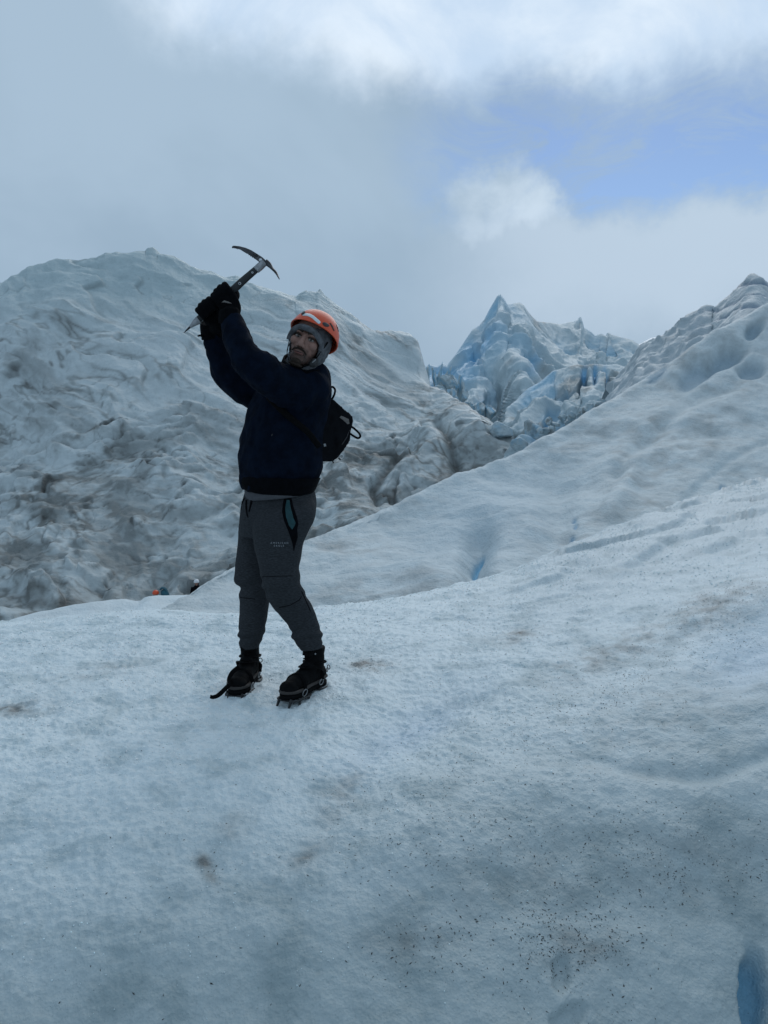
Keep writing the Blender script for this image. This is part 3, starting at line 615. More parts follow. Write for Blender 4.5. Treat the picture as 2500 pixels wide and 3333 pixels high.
def fuse(name, parts, voxel, iters, mat, parent=None, fold=None, factor=.5):
    """union of closed shapes into ONE continuous smooth surface"""
    v, f = joined(parts); o = mesh_obj('tmp', v, f, None)
    bm = bmesh.new(); bm.from_mesh(o.data); bmesh.ops.recalc_face_normals(bm, faces=bm.faces); bm.to_mesh(o.data); bm.free()
    r = o.modifiers.new('r', 'REMESH'); r.mode = 'VOXEL'; r.voxel_size = voxel
    if iters: s = o.modifiers.new('s', 'SMOOTH'); s.factor = factor; s.iterations = iters
    dg = bpy.context.evaluated_depsgraph_get(); me = bpy.data.meshes.new_from_object(o.evaluated_get(dg))
    tmp = o.data; bpy.data.objects.remove(o); bpy.data.meshes.remove(tmp)
    me.name = name; me.materials.clear(); me.materials.append(mat)
    if fold is not None:
        p, n = verts_of(me), norms_of(me); p = p + n * np.asarray(fold(p, n))[:, None]; me.vertices.foreach_set('co', p.astype(np.float32).ravel()); me.update()
    me.shade_smooth(); return link(bpy.data.objects.new(name, me), parent)
def bvh_of(o):
    dg = bpy.context.evaluated_depsgraph_get(); return BVHTree.FromPolygons([v.co.copy() for v in o.data.vertices], [tuple(p.vertices) for p in o.data.polygons])
from mathutils.geometry import delaunay_2d_cdt
def patch_px(bvh, poly, h, name, mat, parent, step=6, rounded=0):
    """a thin raised piece lying on a surface: its outline is given in picture coordinates and laid on the surface it belongs to"""
    poly = np.asarray(poly, float)
    if rounded:
        ext = np.vstack([poly[-1:], poly, poly[:2]]); poly = cr_weights(len(ext), 1 + np.linspace(0, len(poly), rounded, endpoint=False)) @ ext
    out = []
    for a, b in zip(poly, np.roll(poly, -1, 0)):
        k = max(1, int(np.linalg.norm(b - a) / step)); out += [a + (b - a) * i / k for i in range(k)]
    nb = len(out); lo, hi = poly.min(0), poly.max(0)
    inner = [(x, y) for x in np.arange(lo[0] + step / 2, hi[0], step) for y in np.arange(lo[1] + step / 2, hi[1], step)]
    def inside(x, y):
        c = False; j = nb - 1
        for i in range(nb):
            if (out[i][1] > y) != (out[j][1] > y) and x < (out[j][0] - out[i][0]) * (y - out[i][1]) / (out[j][1] - out[i][1]) + out[i][0]: c = not c
            j = i
        return c
    B = np.array(out); inner = [q for q in inner if inside(*q) and np.min(np.hypot(B[:, 0] - q[0], B[:, 1] - q[1])) > step * .45]
    pts = [Vector(p) for p in out] + [Vector(q) for q in inner]
    vs, _, fs, *_ = delaunay_2d_cdt(pts, [(i, (i + 1) % nb) for i in range(nb)], [], 1, 1e-5)
    top, bot, last = [], [], None
    for p in vs:
        dr = Vector(unit(P(p[0], p[1], 5.0) - CAM)); loc, nr_, _, _ = bvh.ray_cast(Vector(CAM), dr)
        if loc is None: loc, nr_, _, _ = bvh.find_nearest(Vector(CAM) + dr * (last or 3.6))
        last = (loc - Vector(CAM)).length
        if nr_.dot(dr) > 0: nr_ = -nr_
        top.append(loc + nr_ * h); bot.append(loc - nr_ * .002)
    n = len(vs); f = [tuple(q) for q in fs]; cnt = {}
    for q in fs:
        for a, b in zip(q, list(q[1:]) + [q[0]]): cnt[(a, b)] = 1
    f += [(b, a, a + n, b + n) for (a, b) in cnt if (b, a) not in cnt]
    o = mesh_obj(name, np.array([tuple(v) for v in top + bot]), f, mat, parent)
    bm = bmesh.new(); bm.from_mesh(o.data); bmesh.ops.recalc_face_normals(bm, faces=bm.faces); bm.to_mesh(o.data); bm.free(); o.data.shade_smooth()
    return o
def lr_rings(rows, seg=28, up=4, shrink=1.0):
    """rings given by their left and right picture edges: (uL, vL, uR, vR, distance, depth radius, tilt)"""
    C, A, B = [], [], []
    for r in rows:
        uL, vL, uR, vR, d, dr = r[:6]; tl = r[6] if len(r) > 6 else 0
        L_, R_ = P(uL, vL, d), P(uR, vR, d); C.append((L_ + R_) / 2); A.append((R_ - L_) / 2 * shrink); B.append(np.array((0, dr, tl)) * shrink)
    n = len(C); ts = np.linspace(0, n - 1, (n - 1) * up + 1); Wt = cr_weights(n, ts)
    return ring_mesh(Wt @ np.array(C), Wt @ np.array(A), Wt @ np.array(B), seg)
def uv_tube(rows, seg=22, hint=(0, 1, 0), grow=0.0, scale=1.0):
    """limb given by picture centres: (u, v, distance, half width in pixels, depth ratio)"""
    pts = [P(r[0], r[1], r[2]) for r in rows]; ra = [(r[3] * mpx(r[2]) + grow) * scale for r in rows]; rb = [a * (r[4] if len(r) > 4 else 1) for a, r in zip(ra, rows)]
    return tube(pts, ra, rb, hint, seg=seg)
def empty(name, loc):
    o = bpy.data.objects.new(name, None); COL.objects.link(o); o.location = loc; o.empty_display_size = .1; return o
def rehome(root):
    """parts were made in world coordinates: hang them on the empty without moving them"""
    for c in list(root.children): c.matrix_parent_inverse = Matrix.Translation(-Vector(root.location))

TORSO = [(950,1196,1055,1190,3.66,.07),(905,1212,1068,1206,3.68,.11),(862,1240,1077,1238,3.70,.145),(828,1290,1076,1286,3.72,.16),(809,1339,1069,1335,3.72,.165),(793,1395,1058,1392,3.72,.17),(783,1440,1051,1437,3.72,.172),
         (779,1485,1051,1483,3.72,.172),(781,1520,1049,1524,3.72,.168),(787,1546,1037,1556,3.72,.158),(785,1566,1028,1578,3.72,.152,.01),(790,1581,1024,1597,3.72,.150,.015)]
ARM_L = [(985,1282,3.62,72,1),(900,1240,3.50,64,1),(830,1190,3.41,53,1),(800,1155,3.40,48,1),(772,1105,3.43,41,1),(756,1060,3.46,35,1),(750,1040,3.47,33,1)]
ARM_R = [(862,1275,3.84,58,1),(795,1258,3.80,52,1),(742,1215,3.75,48,1),(716,1165,3.71,41,1),(700,1120,3.68,36,1),(692,1085,3.66,33,1)]
PELVIS = [(802,1590,1022,1592,3.72,.135),(791,1620,1027,1612,3.72,.148),(783,1655,1029,1648,3.72,.155),(780,1700,1020,1696,3.72,.155),(782,1745,1000,1742,3.72,.135)]
LEG_R = [(783,1660,905,1660,3.80,.10),(777,1753,905,1756,3.81,.098),(766,1835,897,1838,3.80,.092),(762,1874,890,1880,3.79,.088),(769,1900,887,1904,3.79,.082),(780,1915,885,1918,3.79,.079),(779,1951,878,1952,3.79,.075),(779,2000,872,2000,3.78,.07),(777,2055,862,2052,3.77,.064),(780,2074,860,2070,3.77,.060),(782,2088,850,2086,3.77,.055),(781,2106,845,2108,3.77,.053)]
LEG_L = [(850,1625,1018,1622,3.68,.08),(836,1662,1028,1656,3.63,.108),(822,1706,1018,1702,3.61,.112),(826,1770,990,1764,3.60,.105),(838,1826,979,1818,3.58,.096),(846,1862,973,1852,3.57,.09),(853,1900,979,1890,3.57,.088),(862,1928,986,1914,3.58,.086),(880,1962,1003,1946,3.60,.08),(912,2002,1022,1984,3.63,.074),(939,2036,1033,2020,3.65,.066),(948,2060,1043,2052,3.66,.064),(953,2080,1049,2076,3.66,.062),(969,2099,1047,2091,3.66,.054),(981,2117,1049,2107,3.66,.053)]

# head frame
def rotm(ax, a): return np.array(Matrix.Rotation(a, 3, ax))
HM = rotm('Y', R(21)) @ rotm('Z', R(-8)) @ rotm('X', R(2)); HC = P(990, 1098, 3.50) - HM @ np.array((0, -.095, 0))
def H(p): return np.asarray(p, float) @ HM.T + HC
def hell(c, r): return ell(H(c), r, HM)
def htube(pts, ra, rb=None, **k): return tube([H(p) for p in pts], ra, rb, **k)

person = empty('person', tuple(P(905, 2250, 3.68)))
tag(person, 'man in navy jacket and grey joggers raising an ice axe with both gloved hands', 'person')
# --- body: one continuous figure
AX = unit(P(858, 862, 3.52) - P(638, 1048, 3.52)); AN = np.array((-AX[2], 0, AX[0])); AC = np.array((0, -1.0, 0))
S_L, S_R = P(732, 968, 3.52), P(679, 1013, 3.52)
def hand(S, cs, wrist, glove=True, fat=1.17):
    """palm on the cs*camera side of the shaft, four fingers curling over the upper left edge, thumb from the side of the palm"""
    c = AC * cs; parts = []; r = .0115 * fat
    for i, s in enumerate((.034, .0115, -.011, -.032)):
        l = (1.0, 1.1, 1.05, .88)[i]
        ch = [S + AX * s * .8 - AN * .040 + c * .036, S + AX * s + AN * .006 + c * .040, S + AX * s * 1.04 + AN * (.034 * l + .003) + c * .018, S + AX * s * 1.02 + AN * .033 * l - c * .014, S + AX * s * .98 + AN * .012 - c * .030, S + AX * s * .96 - AN * .014 - c * .029]
        parts.append(tube(ch, [r * 1.25, r * 1.28, r * 1.14, r * 1.06, r * .98, r * .85], hint=AX, seg=10)); parts.append(ell(ch[-1], (r * .85,) * 3)); parts.append(ell(ch[1], (r * 1.3,) * 3))
    th = [S + AX * .018 - AN * .040 + c * .030, S + AX * .040 - AN * .030 + c * .006, S + AX * .050 - AN * .012 - c * .020, S + AX * .046 + AN * .008 - c * .032]
    parts.append(tube(th, [r * 1.45, r * 1.3, r * 1.15, r * .9], hint=AX, seg=10)); parts.append(ell(th[-1], (r * .9,) * 3))
    pc = S - AN * .022 + c * .035
    parts.append(tube([pc + AN * .030, pc, pc - AN * .030 + (wrist - pc) * .25, wrist], [.042 * fat, .043 * fat, .036 * fat, .030 * fat], [.017 * fat, .019 * fat, .022 * fat, .028 * fat], hint=c, seg=18))
    return parts
W_L, W_R = P(752, 1020, 3.46), P(689, 1065, 3.64)
face = [hell((0, .012, .03), (.076, .095, .098)), hell((0, -.032, -.028), (.063, .062, .088)), hell((0, -.042, -.088), (.050, .050, .040)), hell((0, -.083, -.110), (.021, .018, .018)),
        hell((-.030, -.083, .021), (.030, .015, .010)), hell((.030, -.083, .021), (.030, .015, .010)), hell((-.041, -.068, -.022), (.024, .024, .024)), hell((.041, -.068, -.022), (.024, .024, .024)),
        htube([(0, -.086, .016), (0, -.100, -.006), (0, -.112, -.030), (0, -.110, -.042)], [.009, .010, .0125, .011]), hell((0, -.113, -.034), (.012, .012, .011)), hell((-.013, -.101, -.039), (.009, .010, .009)), hell((.013, -.101, -.039), (.009, .010, .009)),
        hell((0, -.090, -.066), (.030, .014, .016)), hell((0, -.098, -.0625), (.023, .0075, .0045)), hell((0, -.096, -.0725), (.021, .0085, .0055)),
        hell((-.077, .012, -.015), (.010, .020, .030)), hell((.077, .012, -.015), (.010, .020, .030))]
bodyp = face + [htube([(0, .015, -.05), (.0, .025, -.11), (-.015, .05, -.19)], [.056, .055, .075], hint=(0, 1, 0)), lr_rings(TORSO, shrink=.82), lr_rings(PELVIS, shrink=.78), lr_rings(LEG_R[1:], shrink=.68), lr_rings(LEG_L[1:], shrink=.66), uv_tube(ARM_L, scale=.75), uv_tube(ARM_R, scale=.75)]
bodyp += [tube([P(750, 1045, 3.47), W_L], .028), tube([P(692, 1090, 3.66), W_R], .028)] + hand(S_L, 1, W_L, fat=.82) + hand(S_R, -1, W_R, fat=.82)
def boot_frame(toe_dir, ankle, zsole):
    x = unit((toe_dir[0], toe_dir[1], 0)); y = np.array((-x[1], x[0], 0)); Mt = np.stack([x, y, (0, 0, 1)], 1)
    o = np.asarray(ankle) - Mt @ np.array((.062, 0, 0)); o[2] = zsole; return Mt, o
FEET = {'R': ((-.14, -.99), P(813, 2110, 3.78)), 'L': ((-.52, -.854), P(1022, 2112, 3.68))}
for key, (td, an) in FEET.items():
    Mt, o = boot_frame(td, an, BOOT_Z[key]); bodyp.append(xf(tube([(.058, 0, .22), (.058, 0, .12), (.075, 0, .06), (.15, 0, .050), (.25, 0, .042)], [.030, .030, .032, .028, .022], hint=(0, 1, 0)), Mt, o))
bodyo = fuse('body', bodyp, .0042, 2, M['skin'], person)
for s in (-1, 1):
    e = part_obj('eye', [ell(H((s * .031, -.0815, -.001)), (.0145, .0125, .0085), HM)], M['eye'], person)
    part_obj('iris', [ell(H((s * .031 + .0025, -.0925, -.0015)), (.0055, .003, .0055), HM)], M['iris'], e)
    part_obj('eyelid', [htube([(s * .031 - .015, -.089, .0045), (s * .031, -.0955, .0075), (s * .031 + .015, -.088, .004)], [.0022, .003, .0022])], M['hair'], e)
    part_obj('eyebrow', [htube([(s * .012, -.1005, .021), (s * .030, -.1005, .0265), (s * .050, -.086, .022)], [.0045, .0048, .003])], M['hair'], person)
beard = [htube([(-.036, -.089, -.0715), (-.026, -.0985, -.0600), (-.010, -.1060, -.0530), (0, -.1060, -.0540), (.010, -.1060, -.0530), (.026, -.0985, -.0600), (.036, -.089, -.0715)], [.0030, .0042, .0042, .0030, .0042, .0042, .0030]),
         hell((0, -.0920, -.110), (.025, .0115, .014)), hell((0, -.086, -.125), (.034, .016, .010))]
fuse('beard', beard, .0025, 1, M['hair'], person, fold=lambda p, n: .0012 * pn(p * 300, 5))
bp = (verts_of(bodyo.data) - HC) @ HM; lx, ly, lz = np.abs(bp[:, 0]), bp[:, 1], bp[:, 2]
stub = np.maximum.reduce([1.0 * np.exp(-((lx - .034 + .25 * (lz + .10)) / .014) ** 2) * sst(-.060, -.072, lz) * sst(-.150, -.125, lz), .95 * sst(-.084, -.100, lz), .85 * sst(-.030, -.070, lz) * sst(.042, .056, lx), .65 * sst(-.042, -.052, lz) * sst(.042, .032, lx) * sst(-.066, -.060, lz), .82 * sst(-.052, -.080, lz)])
stub = np.clip(stub * (.85 + .3 * pn(bp * 260, 8)), 0, 1) * (ly < .03) * (lz > -.2); lipm = np.exp(-((lz + .0715) / .0042) ** 2) * sst(.025, .019, lx) * (ly < -.06)
cf = np.zeros((len(bp), 3)); cf[:, 0] = stub * (1 - lipm); cf[:, 1] = lipm; set_col(bodyo.data, cf, 'face_mask')
part_obj('mouth', [htube([(-.031, -.0930, -.0670), (-.015, -.1030, -.0685), (0, -.1060, -.0680), (.015, -.1030, -.0685), (.031, -.0930, -.0655)], [.0012, .0022, .0026, .0022, .0012], [.002] * 5)], M['lip'], person)
# --- knitted hood and beanie brim under the helmet
def hood_pt(al, ph, g=0.0):
    x = (.091 + g) * math.sin(al) * math.cos(ph) + .012 * (1 - math.cos(al)) * .5; z = (.118 + g) * math.sin(al) * math.sin(ph); y = -(.116 + g) * math.cos(al) + .022
    if z < 0: z *= 1.25; y += max(0, -z - .06) * .35
    return (x, y, z - .004)
def al0(ph):
    s = math.sin(ph)
    return R(50) + (R(20) - R(50)) * max(0, s) ** .7 + (R(72) - R(50)) * max(0, -s) ** 1.5
nph, nal = 72, 26; Vh, fh = [], []
for layer, g in ((0, 0.0), (1, -.005)):
    for j in range(nph):
        ph = 2 * math.pi * j / nph
        for i in range(nal):
            al = al0(ph) + (math.pi - al0(ph)) * i / (nal - 1); rib = .0016 * math.sin(ph * 40) if layer == 0 else 0
            Vh.append(hood_pt(al, ph, g + rib * math.sin(al)))
n1 = nph * nal; ix = lambda l, j, i: l * n1 + (j % nph) * nal + i
for j in range(nph):
    for i in range(nal - 1):
        fh.append((ix(0, j, i), ix(0, j + 1, i), ix(0, j + 1, i + 1), ix(0, j, i + 1))); fh.append((ix(1, j, i), ix(1, j, i + 1), ix(1, j + 1, i + 1), ix(1, j + 1, i)))
    fh.append((ix(0, j, 0), ix(1, j, 0), ix(1, j + 1, 0), ix(0, j + 1, 0)))
hoodo = part_obj('hood', [(H(np.array(Vh)), fh)], M['hood'], person)
rim = [hood_pt(al0(p) + R(2), p, .004) for p in np.linspace(R(-12), R(192), 15)]
rim = [(x * 1.04, y - .004 - .014 * max(0, z) / .05, z) for x, y, z in rim]
part_obj('hood_brim', [htube(rim, .0115, .014, hint=(0, 0, 1), seg=12)], M['hood'], hoodo)
part_obj('hood_neck', [htube([(0, .01, -.075), (0, .022, -.115), (-.008, .035, -.15)], [.074, .076, .085], [.074, .076, .085], seg=26)], M['hood'], hoodo)
# --- helmet
helmet = empty('helmet', tuple(H((0, .015, .03))))
tag(helmet, 'orange climbing helmet with white strip on the head of the axe raising man', 'helmet')
def dome(a, t, g=0.0):
    """a: angle from the front, t: 0 rim .. 1 top"""
    zr = .024 + .057 * math.cos(a) - .006 * math.cos(2 * a) ; c = np.array((.010, .018, .030)); rx, ry, rz = .112 + g, .134 + g, .117 + g
    e0 = math.asin(max(-.9, min(.9, (zr - c[2]) / rz))); e = e0 + (math.pi / 2 - e0) * t
    fl = .006 * (1 - t) ** 6
    return c + np.array(((rx + fl) * math.cos(e) * math.sin(a), -(ry + fl) * math.cos(e), rz * math.sin(e))) if False else c + np.array(((rx + fl) * max(math.cos(e), .0) ** .92 * math.sin(a), -(ry + fl) * max(math.cos(e), 0) ** .92 * math.cos(a), rz * math.sin(e)))
na, ntt = 56, 20; Vs, fs = [], []
for l, g in ((0, 0.0), (1, -.006)):
    for j in range(na):
        for i in range(ntt): Vs.append(dome(2 * math.pi * j / na, i / (ntt - 1), g))
n1 = na * ntt; ix = lambda l, j, i: l * n1 + (j % na) * ntt + i
for j in range(na):
    for i in range(ntt - 1):
        fs.append((ix(0, j, i), ix(0, j + 1, i), ix(0, j + 1, i + 1), ix(0, j, i + 1))); fs.append((ix(1, j, i), ix(1, j, i + 1), ix(1, j + 1, i + 1), ix(1, j + 1, i)))
    fs.append((ix(0, j, 0), ix(1, j, 0), ix(1, j + 1, 0), ix(0, j + 1, 0)))
shell = part_obj('shell', [(H(np.array(Vs)), fs)], M['orange'], helmet)
hb = bvh_of(shell)
c5 = lambda pts: [(880 + x * .15672, 970 + y * .15672) for x, y in pts]
part_obj('rim_edge', [loop_tube([H(dome(2 * math.pi * j / 24, 0, -.002)) for j in range(24)], .0032, 8, 64)], M['orange'], shell)
patch_px(hb, c5([(665, 362), (715, 326), (790, 326), (870, 352), (955, 416), (1030, 482), (1040, 515), (1012, 535), (985, 525), (925, 472), (850, 410), (775, 376), (705, 368)]), .0014, 'reflective_strip', M['strip'], helmet, 3, 40)
patch_px(hb, c5([(1080, 520), (1130, 505), (1190, 530), (1225, 575), (1190, 600), (1120, 585)]), .0012, 'badge', M['dark_plastic'], helmet, 3, 24)
for pl in ([(1228, 522), (1255, 520), (1300, 590), (1335, 680), (1315, 690), (1285, 630)], [(1362, 540), (1385, 545), (1412, 610), (1425, 700), (1412, 705), (1392, 640)], [(1325, 960), (1345, 960), (1345, 985), (1325, 985)], [(1360, 908), (1378, 908), (1378, 935), (1360, 935)]):
    patch_px(hb, c5(pl), .0010, 'vent', M['vent'], helmet, 2.5)
patch_px(hb, c5([(650, 352), (678, 312), (722, 286), (728, 312), (690, 345)]), .006, 'lamp_clip', M['dark_plastic'], helmet, 2.5)
for s in (-1, 1):
    part_obj('chin_strap', [htube([(s * .092, -.022, .02), (s * .076, -.034, -.045), (s * .060, -.055, -.095), (s * .02, -.072, -.135)], .0085, .0018, hint=(1, 0, 0), seg=8)], M['strap'], helmet)
bk = part_obj('buckle', [prism([H((.080, -.054, -.066)), H((.066, -.068, -.072)), H((.056, -.072, -.104)), H((.070, -.058, -.112)), H((.084, -.042, -.100))], HM @ np.array((.9, -.4, 0)), .016)], M['dark_plastic'], helmet, bevel=.002)
part_obj('clip_pin', [htube([(.077, -.066, -.072), (.068, -.072, -.092)], .0022)], M['steel'], bk)
rehome(helmet)
# --- jacket
def folds(p, n):
    q = warp(p, 5, .05, 301); return .014 * fbm(q * np.array((7, 5, 4.0)), 3, 303) + .005 * ridged(q * np.array((13, 10, 8)), 2, 305)
COLLAR = ring_mesh([H((-.004, .022, -.155)), H((-.004, .026, -.118)), H((-.004, .032, -.098))], [HM @ np.array((.098, 0, 0)), HM @ np.array((.094, 0, .012)), HM @ np.array((.088, 0, .012))], [HM @ np.array((0, .105, .02)), HM @ np.array((0, .10, .04)), HM @ np.array((0, .090, .05))], 28)
jk = fuse('jacket', [lr_rings(TORSO), uv_tube(ARM_L), uv_tube(ARM_R), ell(P(1000, 1262, 3.62), (.105, .10, .085)), ell(P(865, 1275, 3.82), (.09, .09, .085))], .0075, 5, M['jacket'], person, fold=folds)
jb = bvh_of(jk)
# stand-up collar: open ring of doubled cloth
def collar(g, zz):
    out = []
    for j in range(48):
        a = 2 * math.pi * j / 48; fr = math.cos(a)     # 1 at the front
        out.append((( .092 + g) * math.sin(a) + .0, -(.098 + g) * math.cos(a) + .030, -.150 + zz * (.052 - .040 * max(0, fr) + .040 * max(0, -fr))))
    return out
Vc = np.array([collar(.004 * (1 - z * .5), z) for z in (0, .35, .7, 1)] + [collar(-.006, z) for z in (1, .6, 0)]).reshape(-1, 3); fc = [(i * 48 + j, i * 48 + (j + 1) % 48, (i + 1) * 48 + (j + 1) % 48, (i + 1) * 48 + j) for i in range(6) for j in range(48)]
part_obj('collar', [(H(Vc), fc)], M['black_cloth'], jk)
HEM = [(781,1548,1044,1556,3.72,.166),(779,1564,1035,1576,3.72,.168,.01),(783,1574,1029,1590,3.72,.166,.026),(787,1579,1025,1597,3.72,.160,.028)]
part_obj('hem_band', [lr_rings(HEM, 48, 5)], M['black_cloth'], jk)
for nm, a, b in (('zip_pull', (884, 1416), (889, 1412)), ('snap_button', (956, 1378), (962, 1374))):
    patch_px(jb, [(a[0] - 1, a[1] - 1), (b[0] - 1, b[1] - 1), (b[0] - 1, b[1] + 4), (a[0], a[1] + 4)], .002, nm, M['iron'], jk, 3)
# --- grey shirt showing under the jacket
part_obj('shirt', [lr_rings([(800,1560,1016,1568,3.715,.143),(797,1590,1017,1590,3.715,.152,.002),(799,1614,1014,1602,3.715,.160,.004),(803,1625,1009,1607,3.715,.158,.004)], 48, 5)], M['shirt'], person)
# --- joggers
def tfold(p, n):
    u, v = pix(p); q = warp(p, 6, .03, 311)
    knee = np.exp(-((v - 1910) / 45) ** 2); cuff = np.exp(-((v - 2072) / 26) ** 2)
    return .0045 * fbm(q * np.array((9, 7, 6.0)), 3, 313) + knee * .005 * np.sin(v / 9 + u / 25 + 2 * pn(p * 8, 7)) + cuff * .0055 * np.sin(v / 5.2 + u / 40 + 1.5 * pn(p * 10, 9))
tr = fuse('joggers', [lr_rings(PELVIS), lr_rings(LEG_R), lr_rings(LEG_L)], .006, 3, M['trousers'], person, fold=tfold)
tb = bvh_of(tr)
c3 = lambda pts: [(700 + x * .27125, 1550 + y * .27125) for x, y in pts]
patch_px(tb, c3([(830, 260), (915, 262), (945, 380), (985, 500), (998, 570), (985, 640), (992, 730), (965, 820), (945, 905), (925, 790), (880, 660), (830, 540), (805, 430), (815, 330)]), .0016, 'pocket_trim', M['black_cloth'], tr, 4)
patch_px(tb, c3([(858, 285), (892, 285), (912, 400), (940, 500), (965, 560), (950, 600), (925, 640), (885, 590), (852, 490), (842, 390)]), .0034, 'pocket_lining', M['teal'], tr, 4)
for pl in ([(370, 285), (388, 285), (383, 360), (390, 440), (400, 500), (382, 470), (368, 380)], [(432, 285), (458, 280), (440, 340), (415, 430), (405, 425), (420, 350)]):
    patch_px(tb, c3(pl), .003, 'drawstring', M['black_cloth'], tr, 3)
patch_px(tb, c3([(352, 255), (362, 262), (325, 340), (310, 420), (302, 420), (312, 330)]), .002, 'pocket_trim', M['black_cloth'], tr, 3)
for pl in ([(565, 1203), (930, 1193), (930, 1199), (565, 1209)], [(770, 1572), (900, 1545), (1010, 1480), (1035, 1440), (1040, 1446), (1014, 1488), (902, 1552), (770, 1580)], [(1035, 1385), (1045, 1380), (1090, 1480), (1150, 1620), (1142, 1624), (1082, 1486)], [(302, 1452), (480, 1470), (480, 1476), (302, 1459)]):
    patch_px(tb, c3(pl), .0008, 'seam', M['black_cloth'], tr, 3)
def lettering(text, u0, u1, v, mat, name):
    cu_ = bpy.data.curves.new('t', 'FONT'); cu_.body = text; cu_.size = 1; cu_.space_character = 1.75; cu_.align_x = 'LEFT'; cu_.resolution_u = 2
    to = bpy.data.objects.new('t', cu_); COL.objects.link(to); bpy.context.view_layer.update()
    me = bpy.data.meshes.new_from_object(to.evaluated_get(bpy.context.evaluated_depsgraph_get())); bpy.data.objects.remove(to)
    p = verts_of(me); lo, hi = p[:, 0].min(), p[:, 0].max(); s = (u1 - u0) / (hi - lo); out = []
    for x, y, _ in p:
        dr = Vector(unit(P(u0 + (x - lo) * s, v - y * 8.2, 5.0) - CAM)); loc, nr_, _, _ = tb.ray_cast(Vector(CAM), dr); out.append(tuple(loc + nr_ * .0018))
    me.vertices.foreach_set('co', np.array(out, np.float32).ravel()); me.update(); me.name = name; me.materials.clear(); me.materials.append(mat)
    return link(bpy.data.objects.new(name, me), tr)
lettering('AMERICAN', 881, 938, 1770, M['print'], 'lettering'); lettering('EAGLE', 892, 924, 1779, M['print'], 'lettering')
# --- gloves
for S, cs, wv, cuff in ((S_L, 1, W_L, [(749, 1052, 3.47, 37, 1), (748, 1030, 3.465, 36, 1), (746, 1008, 3.465, 32, 1)]), (S_R, -1, W_R, [(694, 1100, 3.66, 37, 1), (688, 1075, 3.65, 35, 1), (682, 1048, 3.63, 31, 1)])):
    g = fuse('glove', hand(S, cs, wv) + [uv_tube(cuff)], .0034, 2, M['glove'], person, fold=lambda p, n: .0012 * pn(p * 120, 17))
    if cs == 1: patch_px(bvh_of(g), [(721, 985), (730, 978), (744, 982), (755, 988), (742, 987), (730, 984)], .0015, 'logo', M['patch'], g, 3)
    else: part_obj('strap_tab', [tube([P(664, 1095, 3.62), P(652, 1092, 3.61), P(644, 1094, 3.61)], [.006, .005, .004])], M['strap'], g)
# --- boots and crampons
SOLE = [(-.005,-.028),(-.012,0),(-.005,.028),(.02,.038),(.08,.036),(.14,.038),(.20,.050),(.25,.050),(.285,.036),(.303,.010),(.303,-.012),(.285,-.036),(.25,-.048),(.20,-.048),(.14,-.036),(.08,-.036),(.02,-.038)]
def make_boot(Mt, o, side):
    fold = lambda p, n: .002 * fbm(p * 35, 3, 321)
    b = fuse('boot', [xf(q, Mt, o) for q in (tube([(.058, 0, .05), (.060, 0, .11), (.058, 0, .165), (.058, 0, .197)], [.044, .045, .046, .050], [.052, .054, .054, .058], hint=(1, 0, 0), seg=20),
        tube([(.035, 0, .055), (.11, 0, .070), (.19, 0, .058), (.26, 0, .046)], [.040, .042, .046, .044], [.040, .052, .040, .032], hint=(0, 0, 1), seg=20), ell((.258, 0, .046), (.044, .047, .034)), ell((.03, 0, .06), (.044, .040, .05)), ell((.105, 0, .10), (.05, .040, .045)))], .0045, 3, M['boot'], person, fold=fold)
    so = part_obj('sole', [xf(prism([(x, y * 1.02, .012) for x, y in SOLE], (0, 0, 1), .026), Mt, o)], M['boot'], b, bevel=.003)
    part_obj('rand', [xf(loop_tube([(x * 1.0, y * 1.0, .034 + .010 * (x < .05)) for x, y in [(a * .97 + .004, b * .95) for a, b in SOLE]], .0085, 8, 48), Mt, o)], M['rand'], b)
    for i in range(5):
        z = .095 + i * .026; x0 = (.165, .145, .123, .110, .107)[i]
        part_obj('lace', [xf(tube([(x0 - .012, -.026, z), (x0 - .001, -.011, z + .006), (x0 + .001, .011, z + .001), (x0 - .012, .026, z + .006)], .0032, seg=8), Mt, o)], M['strap'], b)
        for s in (-1, 1):
            if i > 2: part_obj('lace_hook', [xf(ell((x0 - .010, s * .036, z + .004), (.005, .004, .005), None, 8, 6), Mt, o)], M['steel'], b)
    part_obj('tongue', [xf(tube([(.116, 0, .165), (.108, 0, .185), (.102, 0, .198)], [.030, .032, .028], [.010, .010, .008], hint=(1, 0, 0)), Mt, o)], M['boot'], b)
    return b
